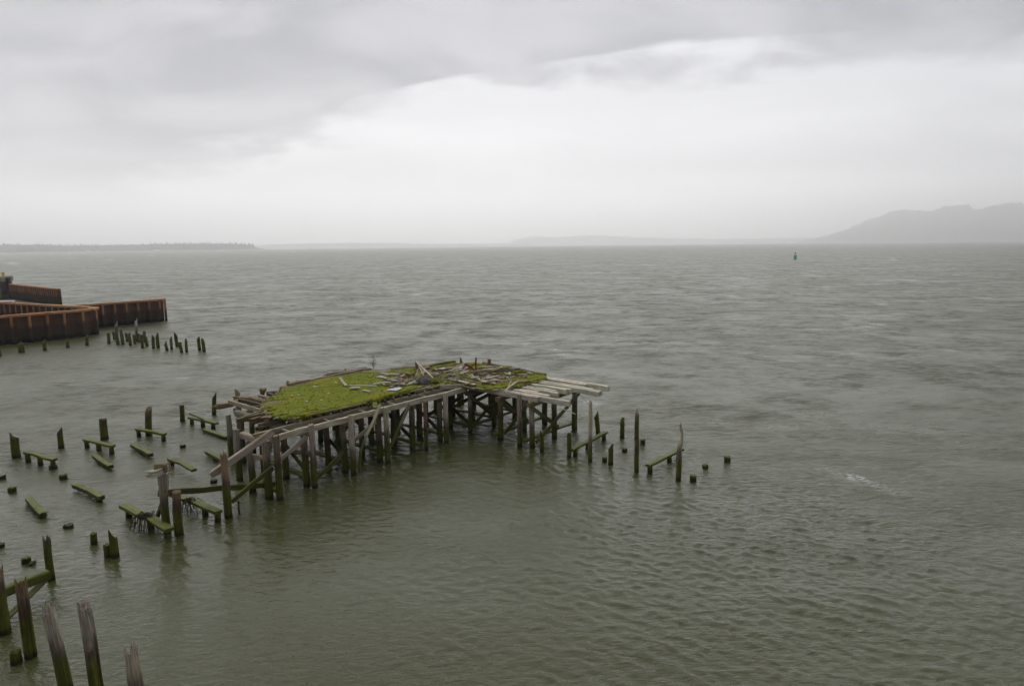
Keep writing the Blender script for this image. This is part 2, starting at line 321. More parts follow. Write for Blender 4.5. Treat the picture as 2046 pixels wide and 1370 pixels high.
def make_water():
    fr = [7.0]
    while fr[-1] < 420: r = fr[-1]; fr.append(r + max(0.066, r * r / 10000.0))
    while fr[-1] < 13000: fr.append(fr[-1] * 1.16)
    R = np.array([0.0, 2.5, 5.0] + fr)
    half = math.radians(50)
    th = np.concatenate([np.linspace(-math.pi, -half, 60, endpoint=False), np.linspace(-half, half, 900), np.linspace(half, math.pi, 60)[1:-1]])
    nr, ntb = len(R), len(th)
    RR, TT = np.meshgrid(R, th, indexing='ij')
    X = RR * np.sin(TT); Y = RR * np.cos(TT)
    dr = np.gradient(R)[:, None]; dth = np.gradient(th)[None, :]
    spc = np.maximum(dr + 0 * TT, RR * np.abs(dth)) 
    rg = np.random.default_rng(5)
    nw = 120
    lam = np.exp(rg.uniform(math.log(0.27), math.log(0.85), nw)); lam[::7] = np.exp(rg.uniform(math.log(2.0), math.log(6.0), len(lam[::7]))); ang = math.radians(246) + rg.normal(0, 0.7, nw); ph = rg.uniform(0, 6.283, nw)
    # gust patches and the lee behind the pier
    gust = np.zeros_like(X)
    for k in range(9):
        l2 = rg.uniform(14, 60); a2 = rg.uniform(0, 6.283)
        gust += np.sin((X * math.cos(a2) + 1.6 * Y * math.sin(a2)) * 6.283 / l2 + rg.uniform(0, 6.283))
    gust = np.clip(0.85 + 0.14 * gust, 0.4, 1.4)
    lee = (1 - 0.70 * np.exp(-(((X + 6) / 12) ** 2 + ((Y - 20) / 11) ** 2))) * (1 - 0.35 * np.exp(-(((X + 22) / 14) ** 2 + ((Y - 34) / 12) ** 2)))
    Z = np.zeros_like(X); DX = np.zeros_like(X); DY = np.zeros_like(X)
    lo = RR < 430; idx = np.where(lo.any(axis=1))[0][-1] + 1
    Xs, Ys, Ss = X[:idx], Y[:idx], spc[:idx]
    Gs = (gust * lee)[:idx]
    res = np.zeros_like(Xs)
    for i in range(nw):
        k = 6.283 / lam[i]; kx, ky = k * math.cos(ang[i]), k * math.sin(ang[i])
        att = np.clip((lam[i] / Ss - 2.2) / 2.5, 0, 1)
        sl = 0.024 if lam[i] < 1.8 else 0.009
        A = sl / k * att * (Gs if lam[i] < 3 else 1)
        p = kx * Xs + ky * Ys + ph[i]
        c_, s_ = np.cos(p), np.sin(p)
        Z[:idx] += A * c_; DX[:idx] -= A * 0.8 * math.cos(ang[i]) * s_; DY[:idx] -= A * 0.8 * math.sin(ang[i]) * s_
        res += att
    res = res / nw
    open_w = np.ones_like(X); open_w[:idx] = 1 - res
    open_w *= 1.0
    # foam on a few breaking crests: far whitecaps, and one drifting line of froth
    foam = np.zeros_like(X)
    line = [(1640, 935), (1668, 944), (1700, 950), (1725, 962), (1760, 972), (1800, 985)]
    wts = [0.15, 0.3, 0.7, 0.4, 0.25, 0.2]
    for (x0, y0), w0, (x1, y1) in zip(line[:-1], wts[:-1], line[1:]):
        for t in np.linspace(0, 1, 6):
            p = at(x0 + (x1 - x0) * t, y0 + (y1 - y0) * t)
            foam = np.maximum(foam, w0 * np.exp(-(((X - p[0]) / 0.55) ** 2 + ((Y - p[1]) / 0.28) ** 2)))
    caps = [(833, 588, 5, 1), (1465, 592, 4, .8), (1752, 648, 3, 1), (1735, 652, 3, .8), (1190, 806, 1.6, .9), (1178, 802, 1.3, .8), (160, 572, 2.5, .6), (95, 515, 14, .9), (150, 508, 16, .9), (255, 512, 14, .8), (35, 526, 10, .9), (282, 517, 12, .8),
            (1120, 640, 2.2, .5), (640, 575, 4, .45), (1900, 700, 2.2, .5), (1560, 780, 1.2, .5), (920, 520, 14, .6), (350, 530, 9, .6), (1300, 530, 9, .5), (540, 505, 22, .6), (1820, 560, 6, .5)]
    rc = np.random.default_rng(77)
    caps += [(rc.uniform(300, 2040), y_, 1.3 + 420 / (y_ - 470) * .5, rc.uniform(.35, .8)) for y_ in rc.uniform(510, 760, 34)]
    for (x, y, s, w0) in caps:
        p = at(x, y); foam = np.maximum(foam, w0 * np.exp(-(((X - p[0]) / (s * .3)) ** 2 + ((Y - p[1]) / max(.25 * s, np.hypot(p[0], p[1]) ** 2 / 9000)) ** 2)))
    verts = np.stack([X + DX, Y + DY, Z], -1).reshape(-1, 3).astype(np.float32)
    i0 = np.arange(nr - 1)[:, None] * ntb; j = np.arange(ntb)[None, :]; j1 = (j + 1) % ntb
    quads = np.stack([i0 + j, i0 + j1, i0 + ntb + j1, i0 + ntb + j], -1).reshape(-1, 4)[:, ::-1].astype(np.int32)
    me = bpy.data.meshes.new('water'); nq = len(quads)
    me.vertices.add(len(verts)); me.vertices.foreach_set('co', verts.ravel())
    me.loops.add(nq * 4); me.loops.foreach_set('vertex_index', quads.ravel())
    me.polygons.add(nq); me.polygons.foreach_set('loop_start', np.arange(0, nq * 4, 4, dtype=np.int32))
    me.polygons.foreach_set('use_smooth', np.ones(nq, bool))
    chop = 1 - 0.62 * np.exp(-(((X + 7) / 13) ** 2 + ((Y - 20) / 12) ** 2))
    for nm, arr in (('open_water', open_w), ('foam', foam), ('chop', chop)):
        a_ = me.attributes.new(nm, 'FLOAT', 'POINT'); a_.data.foreach_set('value', arr.reshape(-1).astype(np.float32))
    me.update(calc_edges=True); me.materials.append(WATER)
    o = bpy.data.objects.new('water', me); link(o); tag(o, 'grey green choppy river water', 'water', kind='structure')
    n0 = me.polygons[nq // 2].normal
    if n0.z < 0: me.flip_normals()
    return o
make_water()

# ------------------------------------------------------------------ timber builders
def tone(kind):
    r = random.random
    base = dict(grey=(0.42, 0.385, 0.305), pale=(0.86, 0.83, 0.73), brown=(0.27, 0.215, 0.14), red=(0.36, 0.265, 0.185), dark=(0.11, 0.095, 0.075), green=(0.20, 0.19, 0.11), bleached=(0.62, 0.575, 0.47))[kind]
    k = 0.82 + 0.36 * r()
    return tuple(min(1, x * k * (0.96 + 0.08 * r())) for x in base)
def beam_geo(p0, p1, w, h, rag0=0.0, rag1=0.0, seg=None, wob=0.012, twist=0.0):
    p0, p1 = np.asarray(p0, float), np.asarray(p1, float)
    ax = p1 - p0; ln = np.linalg.norm(ax); ax = ax / ln
    up = np.array([0, 0, 1.0]) if abs(ax[2]) < 0.95 else np.array([1.0, 0, 0])
    sd_ = np.cross(ax, up); sd_ /= np.linalg.norm(sd_); tp = np.cross(sd_, ax)
    if twist: sd_, tp = sd_ * math.cos(twist) + tp * math.sin(twist), tp * math.cos(twist) - sd_ * math.sin(twist)
    ch = 0.16 * min(w, h)
    nseg = seg or max(2, int(ln / 0.8))
    if rag0 or rag1:
        q = []
        for t in np.linspace(0, 1, 5): q += [(-1 + 2 * t, 1)]
        q += [(1, 1 - 2 * t) for t in np.linspace(0.25, 1, 4)]; q += [(1 - 2 * t, -1) for t in np.linspace(0.25, 1, 4)]; q += [(-1, -1 + 2 * t) for t in np.linspace(0.25, 0.75, 3)]
        sec = np.array([(x * w / 2, y * h / 2) for x, y in q])
    else:
        a_, b_ = w / 2, h / 2
        sec = np.array([(-a_, b_ - ch), (-a_ + ch, b_), (a_ - ch, b_), (a_, b_ - ch), (a_, -b_ + ch), (a_ - ch, -b_), (-a_ + ch, -b_), (-a_, -b_ + ch)])
    k = len(sec); V = []; G = []; Fc = []
    bow = RNG.normal(0, wob * 1.4, 2)
    for i in range(nseg + 1):
        t = i / nseg; j = RNG.normal(0, wob, 2) + bow * math.sin(math.pi * t)
        ss = 1 + RNG.normal(0, 0.03)
        for q in range(k):
            l = t * ln
            if i == 0 and rag0: l += rag0 * (RNG.random() ** 2.0) * 1.0
            if i == nseg and rag1: l -= rag1 * (RNG.random() ** 2.0)
            u = sec[q] * ss + j + (RNG.normal(0, wob * 0.5, 2))
            V.append(p0 + ax * l + sd_ * u[0] + tp * u[1]); G.append((l, sec[q][0], sec[q][1]))
    for i in range(nseg):
        for q in range(k): Fc.append((i * k + q, i * k + (q + 1) % k, (i + 1) * k + (q + 1) % k, (i + 1) * k + q))
    for i, rg_ in ((0, rag0), (nseg, rag1)):
        V.append(np.mean(V[i * k:(i + 1) * k], axis=0) + ax * (rg_ * 0.35 if i == 0 else -rg_ * 0.35)); G.append((0 if i == 0 else ln, 0, 0)); ci = len(V) - 1
        for q in range(k): Fc.append((ci, i * k + (q + 1) % k, i * k + q) if i == 0 else (ci, i * k + q, i * k + (q + 1) % k))
    return V, Fc, G
def beam(name, p0, p1, w, h, kind='grey', parent=None, algae=0.0, rag=(0, 0), mat=None, **kw):
    V, Fc, G = beam_geo(p0, p1, w, h, rag[0], rag[1], **kw)
    return build(name, V, Fc, mat or TIMBER, parent, origin=(p0 if parent is None else None), grain=G, col=(*tone(kind), algae))
def pile_geo(base, ztop, r_, lean=(0, 0), top='worn', bottom=-1.6, taper=0.10, prof=None, nside=16):
    base = np.asarray(base, float); V = []; G = []; Fc = []; r = r_ * 0.76
    rings = list(np.arange(bottom, ztop - 0.05, 0.32)) + [ztop]
    ph = RNG.random() * 6.28; lob = RNG.normal(0, 0.05 if nside < 20 else 0.075, nside)
    spl = np.zeros(nside); inn = np.ones(nside)
    ks = np.arange(nside)
    if top == 'worn': spl = np.abs(RNG.normal(0, 0.035, nside))
    elif top == 'slant':
        spl = (0.16 + 0.12 * RNG.random()) * (1 + np.cos(2 * math.pi * ks / nside + ph)) + np.abs(RNG.normal(0, 0.03, nside))
    elif top == 'splinter':
        spl = 0.55 * RNG.random(nside) ** 1.3; spl[RNG.integers(0, nside)] = 0
    elif top == 'ragged':
        spl = 0.10 * (1 + np.cos(2 * math.pi * ks / nside + ph)) + 0.30 * RNG.random(nside) ** 2.2
    elif top == 'spike':
        spl = 0.42 * (1 - np.exp(-((ks - nside / 2) / 2.2) ** 2)) + np.abs(RNG.normal(0, 0.04, nside)); spl = np.roll(spl, RNG.integers(0, nside))
    bend = RNG.normal(0, 0.012, 2)
    for i, z in enumerate(rings):
        t = (z - 0) / max(ztop, 0.5)
        rr = r * (1 + taper * (0.5 - max(0, t)))
        ox, oy = lean[0] * z + bend[0] * math.sin(z * 2.1), lean[1] * z + bend[1] * math.sin(z * 1.7)
        if prof:
            f, dx = prof(max(0, z) / ztop); rr *= f; ox += dx
        for q in range(nside):
            an = 2 * math.pi * q / nside
            rq = rr * (1 + lob[q] + RNG.normal(0, 0.022))
            zz_ = z
            if i == len(rings) - 1: zz_ = z - spl[q]
            elif i == len(rings) - 2: zz_ = min(z, ztop - spl[q] - 0.03)
            elif i == len(rings) - 3: zz_ = min(z, ztop - spl[q] - 0.06)
            V.append((base[0] + ox + rq * math.cos(an), base[1] + oy + rq * math.sin(an), zz_)); G.append((zz_, r * math.cos(an) * 1.2, r * math.sin(an) * 1.2))
    n = len(rings)
    for i in range(n - 1):
        for q in range(nside): Fc.append((i * nside + q, i * nside + (q + 1) % nside, (i + 1) * nside + (q + 1) % nside, (i + 1) * nside + q))
    o2 = len(V); dep = {'worn': 0.015, 'slant': 0.03, 'splinter': 0.4, 'spike': 0.3, 'flat': 0, 'ragged': 0.14}[top]
    lastr = V[(n - 1) * nside:n * nside]
    cx_, cy_ = np.mean([v[0] for v in lastr]), np.mean([v[1] for v in lastr])
    mz = np.mean([v[2] for v in lastr])
    for q in range(nside):
        v = lastr[q]; V.append((cx_ + (v[0] - cx_) * 0.62, cy_ + (v[1] - cy_) * 0.62, v[2] - dep * (0.3 + 0.5 * RNG.random()) - (0.0))); G.append((v[2], (v[0] - cx_) * .6, (v[1] - cy_) * .6))
        Fc.append(((n - 1) * nside + q, (n - 1) * nside + (q + 1) % nside, o2 + (q + 1) % nside, o2 + q))
    V.append((cx_, cy_, min(mz, max(v[2] for v in lastr)) - dep * 0.5)); G.append((ztop, 0, 0)); ci = len(V) - 1
    for q in range(nside): Fc.append((o2 + q, o2 + (q + 1) % nside, ci))
    return V, Fc, G
def pile(name, base, ztop, r, kind='grey', parent=None, algae=0.0, label=None, cat=None, group=None, **kw):
    V, Fc, G = pile_geo(base, ztop, r, **kw)
    o = build(name, V, Fc, TIMBER, parent, origin=((base[0], base[1], 0) if parent is None else None), grain=G, col=(*tone(kind), algae), smooth=False)
    if parent is None: tag(o, label, cat or 'pile', group)
    return o
def tube_geo(pts, r, nside=5, taper=1.0):
    pts = [np.asarray(p, float) for p in pts]; V = []; Fc = []; G = []
    for i, p in enumerate(pts):
        d = pts[min(i + 1, len(pts) - 1)] - pts[max(i - 1, 0)]; d = d / (np.linalg.norm(d) + 1e-9)
        up = np.array([0, 0, 1.0]) if abs(d[2]) < 0.9 else np.array([1.0, 0, 0])
        s_ = np.cross(d, up); s_ /= np.linalg.norm(s_); t_ = np.cross(s_, d)
        rr = r * (1 + (taper - 1) * i / max(1, len(pts) - 1))
        for q in range(nside):
            an = 6.283 * q / nside; V.append(p + rr * (math.cos(an) * s_ + math.sin(an) * t_)); G.append((i * 0.2, math.cos(an) * rr, math.sin(an) * rr))
    for i in range(len(pts) - 1):
        for q in range(nside): Fc.append((i * nside + q, i * nside + (q + 1) % nside, (i + 1) * nside + (q + 1) % nside, (i + 1) * nside + q))
    Fc.append(tuple(range(nside))[::-1]); Fc.append(tuple(range((len(pts) - 1) * nside, len(pts) * nside)))
    return V, Fc, G

# ================================================================== THE PIER
PIER = empty('ruined_pier', L(6, 1, 0), 'L-shaped ruined timber pier with a mossy deck on old piles', 'pier')
def deck_z(a, b):
    t = min(1, max(0, (1.5 - b) / 3.5)); t = t * t * (3 - 2 * t)
    return 3.46 - 0.20 * t + 0.03 * math.sin(a * 0.9 + 0.4) + 0.025 * math.sin(b * 1.3 + a * 0.35)
OUT = [(1.9, 1.05), (5.3, 1.2), (6.9, 1.0), (9.8, 1.35), (11.1, 1.5), (12.2, 1.1), (13.1, 0.4), (13.2, -0.9), (13.7, -2.3), (14.8, -2.9), (15.6, -2.6), (16.4, -2.7), (17.9, -2.7), (19.0, -2.2),
       (19.3, 0.9), (19.2, 3.0), (19.0, 4.4), (18.0, 5.8), (15.5, 6.5), (13.1, 7.0), (12.7, 8.4), (6.5, 8.2), (5.3, 8.3), (4.2, 7.1), (3.0, 6.2), (2.6, 5.4), (1.7, 4.3), (1.5, 3.3), (0.9, 2.7), (1.3, 1.8)]
OUTN = np.array(OUT)
def inside(a, b):
    x, y = OUTN[:, 0], OUTN[:, 1]; x2, y2 = np.roll(x, -1), np.roll(y, -1)
    cond = ((y > b) != (y2 > b)) & (a < (x2 - x) * (b - y) / (y2 - y + 1e-12) + x)
    return bool(cond.sum() % 2)

# bents: row of piles, cap on top, low sill near the water
BENT_A = [-0.35, 1.7, 4.2, 6.6, 8.95, 11.2]
for i, a in enumerate(BENT_A):
    far_b = 2.2 if i == 0 else (6.6 if i == 1 else 8.2)
    bs_ = [0.42, 2.15, 4.25, 6.25, 8.05] if i > 1 else ([0.42, 1.95] if i == 0 else [0.42, 2.15, 4.4, 6.4])
    for k, b in enumerate(bs_):
        pile('pile', L(a + random.uniform(-.06, .06), b + random.uniform(-.08, .08)), 2.62 if not (i == 0 and k == 0) else 2.9, random.uniform(0.19, 0.235), random.choice(['grey', 'brown', 'brown']), PIER, lean=(random.uniform(-.008, .008), random.uniform(-.008, .008)))
    beam('cap_beam', L(a, 0.10, 2.78), L(a + .03, far_b + 0.35, 2.80), 0.30, 0.32, 'grey' if i < 3 else 'brown', PIER, 0.12)
    beam('sill', L(a + 0.22, -0.05, 0.42), L(a + 0.20, 4.1 if i else 1.9, 0.46), 0.30, 0.13, 'green', PIER, 0.9)
    if i >= 1:
        beam('brace', L(a + .26, 0.5, 0.5), L(a + .26, 3.9, 2.5), 0.08, 0.24, 'brown', PIER, 0.15)
        if i > 1:
            beam('brace', L(a - .26, 7.9, 0.5), L(a - .26, 4.3, 2.5), 0.08, 0.24, 'dark', PIER, 0.15)
            if i % 2: beam('brace', L(a - .28, 2.2, 2.5), L(a - .28, 4.3, 0.4), 0.08, 0.24, 'dark', PIER, 0.15)
# corner and right wing bents (caps along a)
BENT_B = [0.15, -2.45, -4.85]
for i, b in enumerate(BENT_B):
    for k, a in enumerate([13.75, 16.1, 18.35]):
        pile('pile', L(a + random.uniform(-.08, .08), b + random.uniform(-.06, .06)), 2.55, random.uniform(0.19, 0.23), random.choice(['grey', 'brown']), PIER, lean=(random.uniform(-.01, .01), random.uniform(-.01, .01)))
    beam('cap_beam', L(13.4, b, 2.66), L(18.9, b, 2.68), 0.30, 0.30, 'brown', PIER, 0.55 if i == 2 else 0.3)
    beam('sill', L(13.3, b + (.2 if i < 2 else .24), 0.44), L(18.7, b + .2, 0.46), 0.28, 0.13, 'green', PIER, 0.9)
    beam('brace', L(13.55, b - .22, 2.45), L(16.2, b - .22, 0.75), 0.08, 0.24, 'green', PIER, 0.45)
    if i < 2: beam('brace', L(16.0, b + .24, 2.3), L(18.4, b + .24, 0.5), 0.08, 0.24, 'dark', PIER, 0.2)
beam('brace', L(13.8, -5.15, 0.35), L(18.35, -5.2, 2.55), 0.10, 0.22, 'green', PIER, 0.5)
beam('brace', L(13.7, -2.75, 0.5), L(16.0, -2.7, 1.75), 0.08, 0.26, 'green', PIER, 0.6)
beam('brace', L(13.7, 0.0, 0.45), L(15.9, 0.0, 1.6), 0.08, 0.26, 'green', PIER, 0.5)
for a in (13.75, 16.1, 18.4):                                            # behind, under the corner of the deck
    for b in (2.1, 4.1, 5.7):
        pile('pile', L(a + random.uniform(-.1, .1), b + random.uniform(-.1, .1)), 2.58, random.uniform(0.19, 0.24), 'dark', PIER)
    beam('cap_beam', L(a, 0.5, 2.74), L(a, 6.2, 2.74), 0.30, 0.30, 'dark', PIER)
    beam('sill', L(a + .22, 0.6, 0.45), L(a + .22, 4.2, 0.45), 0.28, 0.13, 'dark', PIER, 0.3)
    beam('brace', L(a + .25, 0.6, 0.6), L(a + .25, 4.0, 2.4), 0.08, 0.24, 'dark', PIER, 0.1)
    beam('brace', L(a - .25, 0.6, 2.4), L(a - .25, 4.0, 0.6), 0.08, 0.24, 'dark', PIER, 0.1)
# iron collars where sills are strapped to piles are too small to read; fender piles stand outside the waler
for a, zt_, r, tp, kd in [(-0.1, 3.3, .215, 'splinter', 'brown'), (1.85, 3.32, .20, 'worn', 'bleached'), (4.25, 3.28, .20, 'worn', 'bleached'), (6.6, 3.25, .20, 'worn', 'bleached'), (9.55, 2.95, .15, 'worn', 'red'), (11.25, 3.2, .20, 'worn', 'bleached')]:
    pile('fender_pile', L(a, -0.14), zt_, r, kd, PIER, top=tp)
pile('fender_pile', L(13.45, -4.15), 3.25, .19, 'grey', PIER, top='worn')
# waler along the near side, its left length broken and sloping down to the water
beam('waler', L(-0.25, 0.13, 2.98), L(6.5, 0.13, 3.0), 0.16, 0.30, 'bleached', PIER, 0.15)
beam('waler', L(6.53, 0.15, 3.0), L(13.35, 0.13, 2.97), 0.16, 0.30, 'bleached', PIER, 0.12, rag=(0, .05))
s0, s1 = front(545, 862, 0.10), front(421, 950, 0.10)
beam('fallen_waler', s0, s1, 0.16, 0.30, 'bleached', PIER, 0.05, rag=(.15, .2))
h0, h1 = front(316, 984, 0.62), front(549, 967, 0.62)
beam('tie_timber', h0, h1, 0.10, 0.26, 'brown', PIER, 0.55)
for (x0, y0, x1, y1, al) in [(463, 1002, 545, 934, .5), (558, 918, 613, 872, .05), (631, 956, 686, 903, .6), (703, 883, 751, 843, .3), (781, 891, 818, 808, .5)]:
    beam('brace', front(x0, y0, 0.06), front(x1, y1, 0.06), 0.09, 0.22, 'grey', PIER, al)
V, Fc, G = tube_geo([front(760, 808, -0.35), front(748, 838, -.4), front(733, 868, -.42), front(720, 902, -.45), front(718, 942, -.45)], 0.085, 7)
build('leaning_pole', V, Fc, TIMBER, PIER, grain=G, col=(*tone('bleached'), 0.1))
# cross ties near the left end
beam('cross_tie', side(559, 897, 1.75), side(622, 905, 1.75), 0.14, 0.26, 'grey', PIER, .1)
beam('cross_tie', side(503, 911, -.3), side(536, 915, -.3), 0.14, 0.24, 'grey', PIER, .05)
# spacers between waler and stringer
for a in (0.9, 3.3, 5.6, 7.7, 10.1): beam('spacer', L(a, 0.2, 3.02), L(a + .05, 1.0, 3.04), 0.12, 0.12, 'grey', PIER, .2)
# stringers along the left wing
for b, a0 in ((1.12, -0.55), (2.7, 0.6), (4.5, 0.4), (6.3, 2.2), (8.0, 3.6)):
    beam('stringer', L(a0, b, 3.02), L(6.6, b, 3.03), 0.2, 0.24, 'grey' if b < 2 else 'brown', PIER, 0.15, rag=(.12, 0))
    beam('stringer', L(6.64, b, 3.03), L(13.2, b, 3.01), 0.2, 0.24, 'grey' if b < 2 else 'brown', PIER, 0.15)
# joists across the left wing (their ends show along the near edge)
a = 2.0; JM = None
while a < 12.4:
    zz_ = deck_z(a, 1.2) - 0.27
    beam('joist', L(a, 1.02 + random.uniform(-.05, .05), zz_), L(a, 8.3, deck_z(a, 8) - .27), 0.13, 0.24, random.choice(['grey', 'brown', 'dark']), PIER, 0.25, seg=3)
    a += 0.62
# joists of the right wing: long pale timbers running out past the moss
ends = [(1138, 801, 13.35), (1097, 789, None), (1115, 784, None), (1133, 778, None), (1201, 780, None), (1216, 771, None)]
jz = 3.14
for i, (x, y, _) in enumerate(ends):
    pe = at(x, y, jz); aa, bb = ab(pe)
    beam('joist', L(aa + .02, bb, jz - .17), L(aa, 1.3 if i else .9, jz - .13), 0.22, 0.33, 'pale', PIER, 0.10, wob=.008)
for aa, bb in ((13.85, -5.3), (14.65, -5.0), (15.05, -4.4), (15.95, -5.1), (16.75, -5.6), (17.25, -7.4), (17.75, -6.6), (18.6, -5.6), (19.0, -4.3)):
    beam('joist', L(aa, bb, jz - .18), L(aa, 1.0, jz - .15), 0.2, 0.3, 'pale', PIER, 0.15, rag=(.1, 0))
beam('fascia_board', L(11.9, 1.25, 3.22), L(13.25, 0.2, 3.15), 0.10, 0.30, 'bleached', PIER, 0.1)
beam('fascia_board', L(9.9, 1.15, 3.2), L(12.0, 1.2, 3.22), 0.08, 0.16, 'green', PIER, 0.25)
# rotten timbers at the left end
rot = [((427, 815, 2.95), (484, 799, 2.95), .34, .26, 'red', (.5, 0)), ((470, 793, 3.02), (541, 806, 3.12), .42, .20, 'red', (.35, .3)), ((498, 843, 2.95), (560, 828, 2.98), .34, .30, 'brown', (.25, 0)), ((510, 818, 3.1), (575, 805, 3.15), .3, .3, 'dark', (.2, 0)),
       ((535, 790, 3.0), (592, 776, 3.08), .3, .34, 'dark', (0, 0)), ((562, 772, 3.3), (605, 781, 3.32), .42, .16, 'red', (.3, .2)), ((487, 833, 3.2), (540, 818, 3.36), .12, .08, 'grey', (0, 0)), ((524, 826, 3.28), (600, 842, 3.2), .34, .2, 'red', (.25, .15)), ((540, 803, 3.32), (590, 806, 3.36), .3, .12, 'bleached', (.2, .3))]
for p, q, w, h, kd, rg_ in rot: beam('rotten_timber', at(*p), at(*q), w, h, kd, PIER, 0.05, rag=rg_, wob=.03)
for (x, y, yt, r, tp, kd) in [(482, 885, 775, .21, 'slant', 'grey'), (507, 905, 806, .19, 'worn', 'grey'), (530, 871, 775, .18, 'slant', 'green'), (582, 850, 760, .2, 'slant', 'green')]:
    p = at(x, y); pile('pile', p, height_at(p, yt), r, kd, PIER, top=tp, algae=0.3 if kd == 'green' else 0)
p = L(0.1, 4.0); pile('pile', p, 2.75, .22, 'grey', PIER)
p = L(1.2, 6.9); pile('pile', p, 2.85, .2, 'grey', PIER)
# heads of piles standing proud of the far edge of the deck
for (x, y, h, kd, tp) in [(833, 745, .85, 'red', 'splinter'), (978, 729, .42, 'brown', 'worn'), (922, 722, .3, 'green', 'slant'), (687, 742, .22, 'green', 'slant')]:
    p = at(x, y, 3.35); pile('pile', (p[0], p[1], 0), 3.4 + h, .17, kd, PIER, top=tp)
# curb logs along the far edge, rotten and pale
for p, q, w, kd in [((592, 762), (650, 752), .3, 'bleached'), ((640, 752), (700, 743), .36, 'red'), ((652, 748), (735, 735), .16, 'bleached'), ((640, 757), (742, 737), .2, 'grey'), ((780, 739), (846, 733), .2, 'grey'), ((690, 744), (733, 736), .3, 'brown'), ((575, 768), (620, 760), .3, 'red')]:
    beam('curb_log', at(*p, 3.46), at(*q, 3.5), w, .2, kd, PIER, 0.05, rag=(.15, .15), wob=.025)
beam('curb_log', at(846, 735, 3.5), at(908, 722, 3.5), .24, .2, 'green', PIER, .9)
beam('curb_log', L(19.25, 3.9, 3.38), L(19.15, -1.9, 3.2), .26, .2, 'green', PIER, .9)
beam('edge_board', at(780, 741, 3.5), at(724, 743, 3.5), .12, .06, 'bleached', PIER, 0)

# deck boards along a, each its own piece
boards = 0
b = -2.8
while b < 8.4:
    wdt = random.uniform(.24, .3)
    aa = np.arange(0.3, 20, 0.1); ins = [x for x in aa if inside(x, b + wdt / 2)]
    if ins:
        a0, a1 = ins[0], ins[-1]
        cuts = [a0 - random.uniform(0, .35)]
        x = a0 + random.uniform(2.5, 5.5)
        while x < a1 - 1.5: cuts.append(x); x += random.uniform(4, 6.5)
        cuts.append(a1 + random.uniform(-.05, .12))
        for u0, u1 in zip(cuts[:-1], cuts[1:]):
            if random.random() < 0.06 and u0 > a0: continue
            beam('deck_board', L(u0 + .01, b + wdt / 2, deck_z(u0, b) - .105), L(u1 - .01, b + wdt / 2, deck_z(u1, b) - .105), wdt - .015, .07, random.choice(['grey', 'grey', 'brown', 'red']), PIER, 0.15, rag=((.35 if u0 == cuts[0] and b > 0.6 else 0), 0), seg=4, wob=.006)
            boards += 1
    b += wdt

